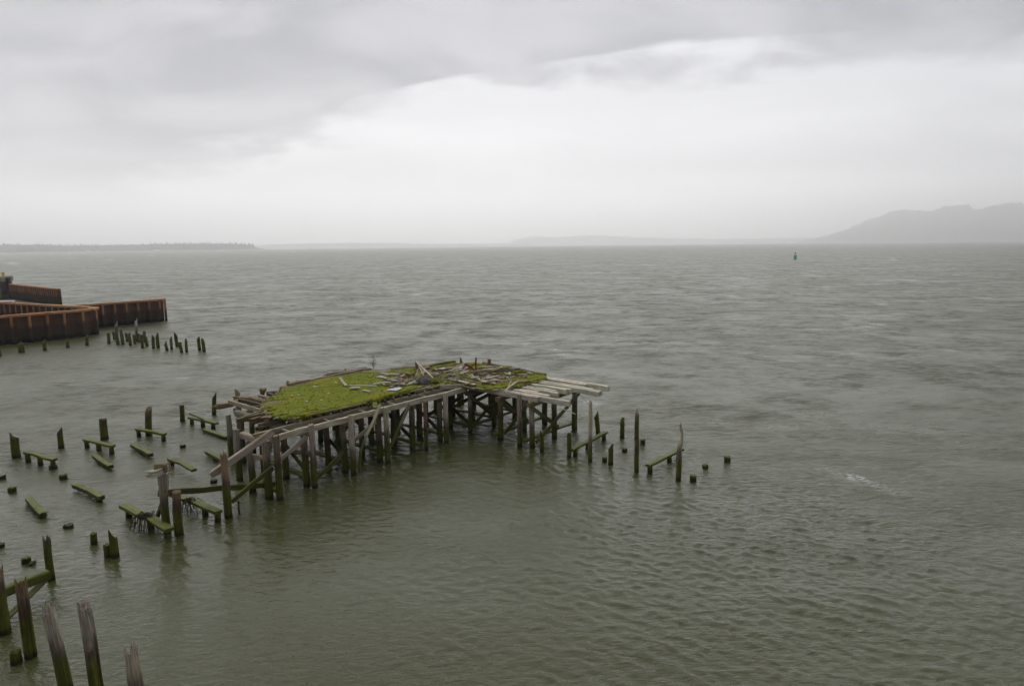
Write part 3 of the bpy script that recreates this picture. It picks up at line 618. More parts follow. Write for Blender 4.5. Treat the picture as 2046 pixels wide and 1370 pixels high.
# moss carpet
def vnoise(x, y, s, seed):
    x = np.asarray(x) * s; y = np.asarray(y) * s
    xi = np.floor(x).astype(int); yi = np.floor(y).astype(int); fx = x - xi; fy = y - yi
    fx = fx * fx * (3 - 2 * fx); fy = fy * fy * (3 - 2 * fy)
    def hsh(i, j):
        h = (i * 374761393 + j * 668265263 + seed * 974711) & 0x7fffffff; h = (h ^ (h >> 13)) * 1274126177 & 0x7fffffff
        return ((h ^ (h >> 16)) & 0xffff) / 65535.0
    return (hsh(xi, yi) * (1 - fx) + hsh(xi + 1, yi) * fx) * (1 - fy) + (hsh(xi, yi + 1) * (1 - fx) + hsh(xi + 1, yi + 1) * fx) * fy
def moss():
    st = 0.07
    A = np.arange(0.5, 19.8, st); B = np.arange(-3.2, 8.8, st)
    AA, BB = np.meshgrid(A, B, indexing='ij')
    wa = AA + 0.5 * (vnoise(AA, BB, 2.2, 1) - .5) + 0.35 * (vnoise(AA, BB, 6, 2) - .5); wb = BB + 0.30 * (vnoise(AA, BB, 2.5, 3) - .5) + .12 * (vnoise(AA, BB, 8, 4) - .5)
    row = np.floor(BB / .27).astype(int); wa = wa - 0.9 * (((row * 7919) % 101) / 101.0 - .35) * np.clip((7 - AA) / 4, 0.25, 1)
    x, y = OUTN[:, 0], OUTN[:, 1]; x2, y2 = np.roll(x, -1), np.roll(y, -1)
    ins = np.zeros(AA.shape, int)
    for i in range(len(x)):
        ins += ((y[i] > wb) != (y2[i] > wb)) & (wa < (x2[i] - x[i]) * (wb - y[i]) / (y2[i] - y[i] + 1e-12) + x[i])
    m_ = (ins % 2) == 1
    # cracks between boards, widest towards the rotten left end
    crack = vnoise(AA * 0.35, BB * 3.0, 1.0, 7)
    left = np.clip((5.5 - AA + 0.35 * BB) / 5, 0, 1)
    m_ &= ~(crack < 0.16 + 0.22 * left - 0.12)
    # bare, littered ground towards the corner and right wing
    lit = np.clip((AA - 9.2) / 2.5, 0, 1) * np.clip((BB + 2.0) / 2, 0, 1) * np.clip((6.5 - BB) / 1.5, 0, 1) 
    bare = vnoise(AA, BB, 1.3, 9) * .6 + vnoise(AA, BB, 3.6, 10) * .4
    m_ &= ~((bare < 0.45 * lit))
    hh = 0.025 + 0.06 * vnoise(AA, BB, 2.2, 5) + 0.03 * vnoise(AA * .4, BB * 2.2, 3.7, 6) + 0.006 * RNG.random(AA.shape)
    er = m_.copy()
    er[1:-1, 1:-1] = m_[1:-1, 1:-1] & m_[2:, 1:-1] & m_[:-2, 1:-1] & m_[1:-1, 2:] & m_[1:-1, :-2]
    hh = np.where(er, hh, -0.03)
    dz = np.vectorize(deck_z)(AA, BB)
    idx = -np.ones(AA.shape, int); V = []; Fc = []
    keep = m_
    ii, jj = np.where(keep); idx[ii, jj] = np.arange(len(ii))
    jx = RNG.normal(0, .012, (len(ii), 2))
    P2 = O2[None] + (A[ii] + jx[:, 0])[:, None] * E1[None] + (B[jj] + jx[:, 1])[:, None] * E2[None]
    Z = dz[ii, jj] - 0.055 + hh[ii, jj]
    V = np.column_stack([P2, Z]).tolist()
    for i in range(len(A) - 1):
        for j in range(len(B) - 1):
            q = (idx[i, j], idx[i + 1, j], idx[i + 1, j + 1], idx[i, j + 1])
            if min(q) >= 0: Fc.append(q)
    # tufts of moss shoots: small leaf faces
    good = np.where(er[ii, jj])[0]
    for k in RNG.choice(good, min(len(good), 900), replace=False):
        p = np.array(V[k]); n0 = len(V); an = RNG.random() * 6.28; s_ = 0.02 + .03 * RNG.random(); hgt_ = 0.03 + .05 * RNG.random()
        d = np.array([math.cos(an), math.sin(an), 0]) * s_; e = np.array([-math.sin(an), math.cos(an), 0]) * s_
        V += [(p - d).tolist(), (p + d).tolist(), (p + e * .8 + [0, 0, hgt_]).tolist(), (p - e).tolist()]
        Fc += [(n0, n0 + 1, n0 + 2), (n0 + 1, n0 + 3, n0 + 2)]
    # moss hanging from the near edge
    for a in np.arange(2.0, 12.2, 0.09):
        bb = np.interp(a, OUTN[:6, 0], OUTN[:6, 1]) - .05
        if RNG.random() < .45: continue
        ln = .08 + .22 * RNG.random() ** 2; n0 = len(V); zz_ = deck_z(a, bb) - .03
        for (da, dz_) in ((-.05, 0), (.06, 0), (.02, -ln), (-.03, -ln * .7)): V.append(L(a + da, bb + RNG.normal(0, .01), zz_ + dz_).tolist())
        Fc.append((n0, n0 + 1, n0 + 2, n0 + 3))
    o = build('moss_carpet', V, Fc, MOSS, PIER, smooth=True); o['kind'] = 'stuff'; o['label'] = 'bright green moss growing over the deck boards'
moss()

# hanging wire and frayed rope on the pier
V, Fc, G = tube_geo([at(1151, 779, 2.7), at(1165, 795, 2.2), at(1175, 806, 1.9)], .012, 4); build('hanging_wire', V, Fc, CABLE, PIER)
V, Fc, G = tube_geo([L(13.2, -7.3, 2.9), L(13.1, -7.9, 2.85), L(13.1, -8.4, 2.75)], .025, 5); build('frayed_rope', V, Fc, ROPE, PIER)
V, Fc, G = tube_geo([L(13.2, -4.55, 1.2), L(13.15, -4.65, .7), L(13.1, -4.8, .2), L(13.05, -5.0, -.1)], .02, 5); build('hanging_rope', V, Fc, CABLE, PIER)

# ================================================================== things lying on the deck
def on_deck(x, y, z=3.45):
    p = at(x, y, z)
    for _ in range(4):
        a, b = ab(p); p = at(x, y, deck_z(a, b) + .02)
    return p
def lying(name, x0, y0, x1, y1, w, h, kind, label, cat='board', lift=(.05, .05), algae=0.0, rag=(.08, .08), group=None):
    p, q = on_deck(x0, y0), on_deck(x1, y1); p = p + [0, 0, lift[0]]; q = q + [0, 0, lift[1]]
    o = beam(name, p, q, w, h, kind, None, algae, rag, wob=.012); return tag(o, label, cat, group)
p0 = front(742, 768, 1.75); p1 = front(751, 811, .28)
o = beam('mossy_plank', on_deck(741, 767) + [0, 0, .1], L(6.1, .12, 3.22), .26, .08, 'green', None, .9, (.1, 0)); tag(o, 'mossy plank sloping from the green deck to the front beam', 'plank')
lying('white_pole', 698, 772, 752, 773, .07, .07, 'pale', 'thin white pole lying on the moss left of the sloping plank', 'pole', rag=(0, 0))
lying('short_plank', 679, 756, 692, 772, .16, .07, 'bleached', 'short bleached plank alone on open moss left of the white pole', 'plank')
lying('rotten_board', 699, 778, 720, 777, .28, .1, 'bleached', 'chunk of pale rotten board below the thin white pole', 'board')
lying('rotten_board', 724, 782, 740, 784, .12, .06, 'pale', 'small pale stick beside the foot of the sloping mossy plank', 'stick')
lying('rotten_board', 626, 773, 636, 774, .12, .05, 'pale', 'small white slat on moss near the left wing far side', 'slat')
lying('fallen_log', 749, 748, 800, 752, .24, .18, 'bleached', 'long split log lying at the left end of the litter heap', 'log', (.06, .1), rag=(.6, .2))
lying('fallen_log', 790, 748, 828, 752, .22, .2, 'red', 'brown split log continuing the litter heap towards the red stump', 'log', (.08, .1), rag=(.2, .2))
lying('long_pole', 778, 776, 832, 757, .10, .10, 'grey', 'long straight pole lying along the litter above the pale sheet', 'pole')
lying('prop_pole', 831, 742, 868, 760, .06, .06, 'pale', 'slender pale pole leaning down from the red splintered stump', 'pole', (.72, .1), rag=(0, 0))
lying('prop_pole', 836, 744, 848, 754, .06, .06, 'bleached', 'shorter pale pole leaning against the red splintered stump', 'pole', (.55, .05), rag=(0, 0))
lying('standing_post', 833, 752, 834, 751, .11, .11, 'pale', 'short pale post standing before the red splintered stump', 'post', (0, .45), rag=(0, 0))
lying('long_pole', 868, 752, 918, 738, .10, .09, 'bleached', 'long bleached pole slanting from grey bundle to the rusty frame', 'pole', (.06, .12))
lying('long_pole', 862, 740, 905, 740, .16, .1, 'dark', 'dark weathered board behind the long bleached pole', 'board')
lying('long_board', 925, 744, 975, 766, .26, .07, 'bleached', 'long bleached board pointing to the inner corner of the right wing', 'board')
lying('long_board', 897, 757, 950, 770, .22, .07, 'pale', 'long pale board lying along the inner edge of the right wing', 'board', algae=.2)
lying('long_board', 970, 755, 1003, 764, .22, .08, 'bleached', 'broad bleached board in the middle of right wing moss', 'board')
lying('long_pole', 993, 737, 1020, 752, .09, .08, 'pale', 'pale pole slanting down right across the right wing litter', 'pole')
lying('long_board', 1022, 752, 1054, 750, .14, .09, 'bleached', 'bleached rail lying level on the right part of right wing', 'rail')
lying('long_pole', 952, 747, 996, 737, .10, .09, 'bleached', 'grey pole slanting up right behind the middle litter', 'pole')
lying('long_board', 990, 750, 1018, 757, .16, .07, 'pale', 'pale board touching the slanting pole on the right wing', 'board')
lying('long_board', 938, 744, 950, 760, .2, .08, 'red', 'red brown board below the rusty metal frame', 'board', algae=0)
lying('mossy_board', 1003, 739, 1036, 738, .2, .12, 'green', 'dark mossy timber near the far edge of right wing', 'timber', algae=.6)
lying('branch', 1008, 782, 1037, 763, .07, .07, 'pale', 'forked pale branch hanging over the moss end of right wing', 'branch', (.02, .12), rag=(0, .1))
lying('branch', 1013, 777, 1022, 768, .05, .05, 'bleached', 'short stick beside the forked branch at the moss end', 'stick', (.02, .25), rag=(0, .05))
lying('white_board', 914, 737, 924, 736, .22, .12, 'pale', 'white block of wood left of the rusty metal frame', 'block')

# rusty frame of bent metal
rf = empty('rusty_frame', on_deck(945, 741), 'bent rust-red metal frame standing in the deck litter', 'metal frame')
c0 = np.array(rf.location)
def rb(name, p, q, w, h): V, Fc, G = beam_geo(c0 + p, c0 + q, w, h, seg=2, wob=.01); build(name, V, Fc, RUST, rf)
sx = np.array([E1[1], -E1[0], 0])                                   # roughly to the right in the picture
X3 = np.array([1.0, 0, 0]); Z3 = np.array([0, 0, 1.0]); Y3 = np.array([0, 1.0, 0])
rb('upright', X3 * .20, X3 * .24 + Z3 * .95, .10, .12)
rb('foot_plate', X3 * .05 + Y3 * .1, X3 * .42, .34, .12)
rb('strut', X3 * .22 + Z3 * .55, -X3 * .35 + Z3 * .12, .07, .09)
rb('cross_bar', -X3 * .55 + Z3 * .5, X3 * .12 + Z3 * .05, .12, .14)
rb('cross_bar', -X3 * .70 - Y3 * .2, -X3 * .15 + Z3 * .25, .08, .1)
# grey bundle
def blob(name, c, rx, ry, rz, mat, label, cat, seed, amp=.18):
    rg = np.random.default_rng(seed); V = []; Fc = []; nu, nv = 18, 10
    for j in range(nv + 1):
        for i in range(nu):
            u, v = 6.283 * i / nu, math.pi * j / nv
            f = 1 + amp * (math.sin(3 * u + seed) * math.sin(2 * v) + 0.6 * math.sin(5 * u + 2 * v)) * .6 + rg.normal(0, .05)
            V.append((c[0] + rx * f * math.sin(v) * math.cos(u), c[1] + ry * f * math.sin(v) * math.sin(u), c[2] + max(-.0, rz * (0.45 + f * math.cos(v)) * .75)))
    for j in range(nv):
        for i in range(nu): Fc.append((j * nu + i, (j + 1) * nu + i, (j + 1) * nu + (i + 1) % nu, j * nu + (i + 1) % nu))
    o = build(name, V, Fc, mat, None, origin=c, smooth=False); return tag(o, label, cat)
blob('grey_bundle', on_deck(846, 766), .42, .32, .42, CLOTH, 'slumped grey bundle on the deck near the inner corner', 'bundle', 3)
blob('moss_mound', on_deck(867, 764), .34, .28, .26, MOSS, 'yellow green moss mound right of the grey bundle', 'moss mound', 5, .3)
# crumpled pale sheet
ps = [on_deck(*q) for q in ((773, 781), (790, 783), (803, 778), (797, 776))]
V = []; Fc = []
for i in range(9):
    for j in range(4):
        u, v = i / 8, j / 3; p = (ps[0] * (1 - u) + ps[1] * u) * (1 - v) + (ps[3] * (1 - u) + ps[2] * u) * v
        V.append(p + [0, 0, .06 + .05 * RNG.random()])
n0 = len(V); V += [v - np.array([0, 0, .02]) for v in V]
for i in range(8):
    for j in range(3):
        k = i * 4 + j; Fc.append((k, k + 4, k + 5, k + 1)); Fc.append((n0 + k, n0 + k + 1, n0 + k + 5, n0 + k + 4))
tag(build('plastic_sheet', V, Fc, SHEET, None, origin=ps[0]), 'crumpled pale blue sheet lying on the near deck edge', 'sheet')
# loose litter: countable boards, then twigs as one mass
LIT = [((757, 752), (835, 772)), ((840, 738), (905, 760)), ((900, 735), (985, 768)), ((975, 735), (1060, 768))]
labs = ['splintered board in the litter heap left of the grey bundle', 'loose broken board in the litter behind the grey bundle', 'loose broken board in the litter around the rusty frame', 'loose broken board scattered over the moss of the right wing']
grps = ['litter boards left of the bundle', 'litter boards behind the bundle', 'litter boards around the rusty frame', 'litter boards on the right wing']
cnt = [26, 20, 34, 26]
for zi, ((xa, ya), (xb, yb)) in enumerate(LIT):
    k = 0
    while k < cnt[zi]:
        x, y = random.uniform(xa, xb), random.uniform(ya, yb); p = on_deck(x, y); a, b = ab(p)
        if not inside(a, b): continue
        an = random.gauss(0.15, .75); ln = random.choice([.4, .6, .8, 1.1, 1.5]) * random.uniform(.7, 1.2)
        d = np.array([math.cos(an), math.sin(an) * 1.0, 0]) * ln / 2
        if not (inside(*ab(p + d)) and inside(*ab(p - d))): continue
        w, h = random.choice([(.16, .05), (.12, .06), (.2, .06), (.08, .07), (.07, .06)])
        kd = random.choice(['grey', 'bleached', 'bleached', 'brown', 'brown', 'red', 'pale', 'dark'])
        o = beam('loose_board', p - d + [0, 0, random.uniform(.02, .12)], p + d + [0, 0, random.uniform(.03, .2)], w, h, kd, None, random.choice([0, 0, 0, .3]), (.12, .12), seg=2, wob=.01, twist=random.uniform(-.4, .4))
        tag(o, labs[zi], 'board', grps[zi]); k += 1
V, Fc = [], []
for k in range(420):
    z_ = random.choice(LIT); p = on_deck(random.uniform(z_[0][0], z_[1][0]), random.uniform(z_[0][1], z_[1][1]))
    if not inside(*ab(p)): continue
    an = random.uniform(0, 6.28); ln = random.uniform(.12, .5); d = np.array([math.cos(an), math.sin(an), random.uniform(-.1, .5)]) * ln
    v, f, g = tube_geo([p + [0, 0, .01], p + d * .5 + [0, 0, .03 + .05 * random.random()], p + d + [0, 0, .05]], random.uniform(.008, .02), 4, .5)
    n0 = len(V); V += v; Fc += [tuple(i + n0 for i in q) for q in f]
tag(build('twig_litter', V, Fc, make_simple('pale_twig', (.16, .12, .08), (.38, .33, .26), 6), None, origin=on_deck(900, 755)), 'thin twigs and splinters strewn among the deck boards', 'twigs', kind='stuff')
# white shells dropped by gulls on the moss
for k, (x, y) in enumerate([(671, 766), (656, 787), (642, 801), (613, 803), (597, 790), (584, 792)]):
    p = on_deck(x, y); V = []; Fc = []
    for j in range(4):
        for i in range(7):
            v = math.pi / 2 * j / 3; u = 6.283 * i / 7; rr = .055 * (1 + .15 * math.sin(2 * u))
            V.append((p[0] + rr * math.cos(v) * math.cos(u), p[1] + rr * math.cos(v) * math.sin(u), p[2] + .05 + .04 * math.sin(v)))
    for j in range(3):
        for i in range(7): Fc.append((j * 7 + i, j * 7 + (i + 1) % 7, (j + 1) * 7 + (i + 1) % 7, (j + 1) * 7 + i))
    tag(build('shell', V, Fc, PALE, None, origin=p), 'small white shell lying on the open moss', 'shell', 'white shells on the moss')
# dead weed and dry grass tuft
def shrub(name, base, h, n, spread, mat, label, cat, seed, r0=.012, branch=True):
    rg = np.random.default_rng(seed); V, Fc = [], []
    root = empty(name, base, label, cat)
    def add(vv, ff, *_):
        n0 = len(V); V.extend(vv); Fc.extend([tuple(i + n0 for i in q) for q in ff])
    sv, sf, sg = tube_geo([np.array(base), np.array(base) + [.02, 0, h * .5], np.array(base) + [.05, .02, h]], r0 * 2, 6, .3)
    build('stem', sv, sf, mat, root)
    for k in range(n):
        t = rg.random() * (.85 if branch else .05); p = np.array(base) + np.array([.04 * t, 0, h * t])
        an = rg.random() * 6.283; ln = h * spread * (1 - .5 * t) * (.5 + .7 * rg.random())
        d = np.array([math.cos(an) * .7, math.sin(an) * .7, .5 + .5 * rg.random()]) * ln
        if not branch: d[2] = h * (.6 + .5 * rg.random()); d[:2] *= .8
        mid = p + d * .5 + np.array([0, 0, -.03]); add(*tube_geo([p, mid, p + d], r0, 4, .4))
        if branch:
            for _ in range(3):
                an2 = rg.random() * 6.283; q = p + d * (.4 + .5 * rg.random()); add(*tube_geo([q, q + np.array([math.cos(an2), math.sin(an2), .8]) * ln * .35], r0 * .6, 3, .5))
    o = build('branches', V, Fc, mat, root); o['kind'] = 'stuff'
shrub('dead_weed', on_deck(746, 737), .95, 30, .55, TWIG, 'bare brown dead weed growing at the far edge of the deck', 'plant', 2, .007)
shrub('dry_grass', at(526, 789, 3.15), .42, 130, .9, DRYGRASS, 'tawny dry grass tuft on the rotten left end of the pier', 'grass tuft', 4, .008, False)

# ================================================================== free-standing piles and cut-off bents
ORD = ['first', 'second', 'third', 'fourth', 'fifth', 'sixth', 'seventh', 'eighth', 'ninth', 'tenth', 'eleventh', 'twelfth', 'thirteenth', 'fourteenth', 'fifteenth', 'sixteenth', 'seventeenth', 'eighteenth', 'nineteenth', 'twentieth', 'twenty-first', 'twenty-second', 'twenty-third', 'twenty-fourth', 'twenty-fifth', 'twenty-sixth']
def free_pile(x, y, yt, r, top, kind, label, group, algae=.0, xt=None, **kw):
    p = at(x, y); h = height_at(p, yt); lean = (0, 0)
    if xt is not None:
        xx = proj((p[0], p[1], h))[0]; dpx = F / np.linalg.norm(p - CAM); lean = ((xt - xx) / dpx / max(h, .3), 0)
    return pile('pile', p, h, r, kind, None, algae, label, 'pile', group, top=top, lean=lean, **kw)
g = 'standing piles right of the pier'
free_pile(1137, 913, 862, .17, 'slant', 'brown', 'stout green pile at the near end of the first right-hand sill', g, .2)
free_pile(1083, 901, 858, .16, 'slant', 'brown', 'short green pile close under the right wing beam ends', g, .2)
free_pile(1179, 922, 799, .145, 'splinter', 'bleached', 'tall thin bleached pile just beyond the pale beam ends', g)
free_pile(1195, 867, 820, .19, 'slant', 'green', 'blunt green pile behind the tall thin bleached pile', g, .3, xt=1191)
free_pile(1220, 928, 884, .18, 'slant', 'brown', 'short hollow-topped pile right of the tall thin bleached pile', g, .2)
free_pile(1243, 874, 833, .18, 'slant', 'green', 'dark green pile with a slanted top left of the pale-tipped pile', g, .3)
free_pile(1272, 878, 814, .18, 'spike', 'bleached', 'green pile with a pale pointed tip in the far right row', g)
free_pile(1272, 942, 876, .16, 'splinter', 'brown', 'slim green pile below the pale-tipped pile', g, .1)
free_pile(1355, 959, 843, .165, 'splinter', 'bleached', 'rightmost tall pile rotted to a crooked bleached sliver', g, prof=lambda t: ((1.0, 0) if t < .62 else (1.0 - min(1, (t - .62) / .16) * .62, .10 * math.sin((t - .62) * 9) + .06)))
g = 'low stubs right of the pier'
for (x, y, yt, r), lb in zip([(1208, 922, 912, .19), (1248, 902, 894, .2), (1284, 886, 877, .2), (1409, 936, 927, .2), (1453, 921, 911, .21), (1385, 960, 949, .21)],
        ['low green stub beside the hollow-topped short pile', 'low flat stub below the slanted dark green pile', 'low round stub at the foot of the pale-tipped pile', 'middle low stub of three at far right of the piles', 'farthest right low stub standing alone in open water', 'low stub right of the rightmost tall pile']):
    p = at(x, y); pile('pile_stub', p, max(.22, height_at(p, yt)), r, 'green', None, .95, lb, 'pile stub', g, top='worn')
def sill_thing(pts, stubs, w, label, group, z=.42, extra=None, rise=0.0):
    ps_ = [at(x, y, z) for x, y in pts]
    root = empty('low_sill', (ps_[0][0], ps_[0][1], 0), label, 'sill beam', group)
    for i, (p, q) in enumerate(zip(ps_[:-1], ps_[1:])):
        d = (q - p) / np.linalg.norm(q - p)
        beam('sill_beam', p + d * .03 + [0, 0, .03 * i - (.05 if z < .3 else 0)], q + [0, 0, .03 * i + rise - (.05 if z < .3 else 0)], w * .9, (.13 if z > .3 else .2), 'green', root, .95, (.05, .05))
    for t in stubs:
        tot = len(ps_) - 1; k = min(int(t * tot), tot - 1); u = t * tot - k; c_ = ps_[k] * (1 - u) + ps_[k + 1] * u
        pile('pile_stub', (c_[0], c_[1], 0), z - .05, .17, 'dark', root, .1, top='flat')
    return root
def strap(root, t):
    sb = [c for c in root.children if c.name.startswith('sill_beam')][0]
    vs = np.array([tuple(v.co) for v in sb.data.vertices]); u = np.array([g_.vector[0] for g_ in sb.data.attributes['grain'].data])
    k = u.max() * t; sel = vs[np.argsort(np.abs(u - k))[:16]]; c_ = sel.mean(0); r_ = (sel.max(0) - sel.min(0)) / 2
    ax = vs[u > u.max() * .95].mean(0) - vs[u < u.max() * .05].mean(0); ax /= np.linalg.norm(ax); sd_ = np.cross(ax, (0, 0, 1.0)); sd_ /= np.linalg.norm(sd_)
    hw = np.abs((sel - c_) @ sd_).max() + .02; hh_ = np.abs(sel[:, 2] - c_[2]).max() + .02; V = []
    for e_ in (-.03, .03):
        for (u_, v_) in ((-hw, -hh_), (hw, -hh_), (hw, hh_), (-hw, hh_)): V.append(c_ + ax * e_ + sd_ * u_ + np.array([0, 0, v_]))
    me = bpy.data.meshes.new('iron_strap'); me.from_pydata([tuple(v) for v in V], [], [(i, (i + 1) % 4, 4 + (i + 1) % 4, 4 + i) for i in range(4)]); me.materials.append(DARKM)
    o = bpy.data.objects.new('iron_strap', me); link(o, sb); return o
g = 'low mossy sills right of the pier'
sill_thing([(1142, 899), (1211, 863)], (.1, .45, .93), .30, 'long mossy sill running behind the tall thin bleached pile', g, .45)
sill_thing([(1293, 931), (1363, 897)], (.08, .62, .9), .30, 'long mossy sill running behind the rightmost tall pile', g, .40)
g = 'low mossy sills left of the pier'
for pts, stubs, z, lb in [
    ([(50, 903), (109, 918)], (.08, .5, .93), .55, 'mossy three-legged sill right of the leftmost pointed pile'),
    ([(168, 878), (226, 891)], (.08, .5, .93), .50, 'mossy three-legged sill before the stout leaning pile'),
    ([(273, 857), (330, 867)], (.06, .93), .45, 'mossy two-legged sill crossing the foot of the tall brown pile'),
    ([(377, 834), (434, 845)], (.1, .5, .85), .45, 'mossy sill with a thin fallen stick on its far end'),
    ([(408, 857), (454, 873)], (.5,), .2, 'low mossy sill nearest the pier far-left end'),
    ([(264, 887), (302, 907)], (.5,), .26, 'thick mossy sill awash below the two-legged sill'),
    ([(189, 909), (222, 931)], (.6,), .22, 'mossy sill awash with a bare patch left of the thick one'),
    ([(337, 916), (361, 924), (388, 941)], (.1,), .32, 'broken mossy sill whose right half has dropped'),
    ([(413, 901), (448, 921)], (.5,), .24, 'mossy sill half hidden behind the red splintered pile'),
    ([(149, 967), (176, 978), (203, 993)], (.9,), .26, 'mossy sill of two lapped planks in the middle of the field'),
    ([(57, 993), (86, 1026)], (.92,), .22, 'leftmost mossy sill lying awash with a strap across it')]:
    sr = sill_thing(pts, stubs, .32, lb, g, z)
    if 'strap' in lb or 'lapped' in lb or 'dropped' in lb: strap(sr, .62)
tag(beam('fallen_stick', at(379, 826, .75), at(407, 838, .55), .1, .08, 'dark', None, .3), 'thin dark stick leaning on the far mossy sill', 'stick')
# near bents left of the pier
def bent(name, label): return None
br_ = empty('broken_bent', at(335, 1065), 'broken bent with a tall post, snapped cap arm and mossy sill', 'pier bent')
p = at(335, 1064); hp = height_at(p, 940)
V, Fc, G = pile_geo(p, hp, .2, top='flat', taper=-.15, lean=(-.012, 0)); build('post', V, Fc, TIMBER, br_, grain=G, col=(*tone('grey'), 0))
c1_ = np.array([p[0], p[1], hp]); c0_ = front(291, 948, .35)
beam('cap_arm', c0_, c1_ + [.22, .1, .10], .30, .26, 'bleached', br_, .05, (.3, 0), wob=.02)
beam('cap_block', c1_ + [-.22, .02, .12], c1_ + [.28, .02, .14], .40, .36, 'brown', br_, .3)
beam('knee_brace', c1_ + [.2, 0, -.15], c1_ + [.16, -.05, -.9], .14, .12, 'grey', br_, .1)
beam('brace', at(313, 1035, .1), side(329, 985, -5.0), .12, .2, 'green', br_, .4)
q0, q1 = at(246, 1009, .42), at(340, 1059, .42); qm = q0 * .48 + q1 * .52
beam('sill_beam', q0, qm, .36, .14, 'green', br_, .95, (.05, 0)); beam('sill_beam', qm - (q1 - q0) * .04 + [0, 0, .1], q1 + [.08, -.1, .06], .4, .15, 'green', br_, .95)
for t in (.12, .6): c_ = q0 * (1 - t) + q1 * t; pile('pile_stub', (c_[0], c_[1], 0), .36, .18, 'dark', br_, top='flat')
r2 = sill_thing([(338, 984), (388, 1003), (437, 1025)], (.72, .97), .38, 'long mossy sill behind the red-topped round pile', g, .42)
def tangle(x, y, n, label, seed):
    rg = np.random.default_rng(seed); V, Fc = [], []; c = at(x, y, .55)
    for k in range(n):
        an = rg.random() * 6.283; p0_ = c + np.array([rg.normal(0, .12), rg.normal(0, .12), .05]); r_ = .25 + .4 * rg.random()
        pts = [p0_ + np.array([math.cos(an) * r_ * t, math.sin(an) * r_ * t, .18 * math.sin(3 * t) - .65 * t * t]) + rg.normal(0, .03, 3) for t in np.linspace(0, 1, 6)]
        v, f, g_ = tube_geo(pts, .014 + .01 * rg.random(), 4, .6); n0 = len(V); V += v; Fc += [tuple(i + n0 for i in q) for q in f]
    tag(build('weed_tangle', V, Fc, TANGLE, None, origin=c), label, 'tangle', kind='stuff')
tangle(290, 1032, 42, 'dark tangle of roots draped over the sill of the broken bent', 1)
tangle(372, 1003, 30, 'dark tangle of roots draped over the long mossy sill', 2)
g = 'standing piles left of the pier'
for (x, y, yt, r, tp, kd, xt, lb) in [
    (33, 914, 861, .29, 'spike', 'brown', 27, 'stout pointed pile, leftmost of the far left row'),
    (123, 895, 853, .20, 'slant', 'brown', 118, 'slim round-topped pile second in the far left row'),
    (209, 877, 836, .30, 'worn', 'brown', 205, 'stout flat-topped leaning pile behind a three-legged sill'),
    (298, 869, 810, .25, 'slant', 'brown', 296, 'tall brown pile standing through the two-legged sill'),
    (365, 842, 808, .19, 'worn', 'dark', 363, 'slim dark pile left of the stick-laden sill'),
    (428, 828, 783, .19, 'slant', 'green', 428, 'green pile behind the tip of the rotten pier beam'),
    (358, 1067, 980, .23, 'worn', 'red', 351, 'round pile with a raw red top beside the broken bent'),
    (457, 1033, 899, .23, 'splinter', 'red', 446, 'tall splintered red-brown pile before the sloping fallen beam'),
    (230, 1113, 1052, .20, 'spike', 'green', 223, 'pointed pile leaning over a shorter stump'),
    (188, 1086, 1064, .165, 'worn', 'brown', None, 'short brown stump left of the leaning pointed pile'),
    (216, 1112, 1086, .165, 'worn', 'green', None, 'short stump touching the leaning pointed pile'),
    (478, 1025, 999, .055, 'worn', 'green', None, 'thin stake in the water right of the splintered pile'),
    (103, 1157, 1067, .17, 'splinter', 'bleached', 92, 'pale-topped pile at the end of the foreground sill'),
    (10, 1265, 1128, .20, 'splinter', 'brown', None, 'splintered pile at the left frame edge in the foreground'),
    (62, 1312, 1152, .20, 'splinter', 'brown', 40, 'ragged rotten pile left of the two tallest foreground piles'),
    (135, 1380, 1203, .205, 'ragged', 'bleached', 100, 'bleached pile with a black waist in the foreground'),
    (200, 1420, 1196, .20, 'ragged', 'bleached', 168, 'tallest pale grey foreground pile with a plank nailed on'),
    (285, 1470, 1284, .21, 'splinter', 'bleached', 262, 'splintered grey pile top at the bottom edge of the picture'),
    (33, 1324, 1299, .18, 'worn', 'brown', None, 'squat round stump near the bottom left corner')]:
    free_pile(x, y, yt, r, tp, kd, lb, g, .25 if kd == 'green' else 0, xt=xt, nside=(30 if y > 1150 else 16))
g = 'low stubs left of the pier'
for (x, y, yt, r, lb) in [(3, 957, 949, .25, 'low stub cut by the left picture edge'), (24, 982, 972, .24, 'low stub second from the left picture edge'), (127, 957, 947, .24, 'low square stub below the three-legged sill'), (365, 893, 889, .2, 'small low stub alone between sills, near the pier'),
        (137, 1053, 1048, .25, 'flat low stub left of the short brown stump'), (427, 963, 958, .22, 'flat low stub below the fallen sloping beam'), (1, 1092, 1085, .2, 'low stub at the left edge beside the pale-topped pile'), (53, 1123, 1112, .19, 'low dark stub left of the pale-topped pile'), (106, 935, 929, .25, 'low stub just under the right leg of the leftmost three-legged sill'),
        (471, 822, 815, .2, 'low stub behind the rotten pier end, left one'), (497, 827, 819, .22, 'low stub behind the rotten pier end, right one'), (515, 858, 852, .2, 'low stub seen between the pier-end posts')]:
    p = at(x, y); pile('pile_stub', p, max(.16, height_at(p, yt)), r, 'green', None, .9, lb, 'pile stub', g, top='worn')
tag(beam('floating_log', at(57, 1126, .03), at(72, 1124, .03), .28, .14, 'red', None, 0, (.1, .1)), 'short reddish log end afloat beside the low dark stub', 'log')
pb = at(200, 1420); hb = height_at(pb, 1196); xx = proj((pb[0], pb[1], hb))[0]; lnx = (168 - xx) / (F / np.linalg.norm(pb - CAM)) / hb
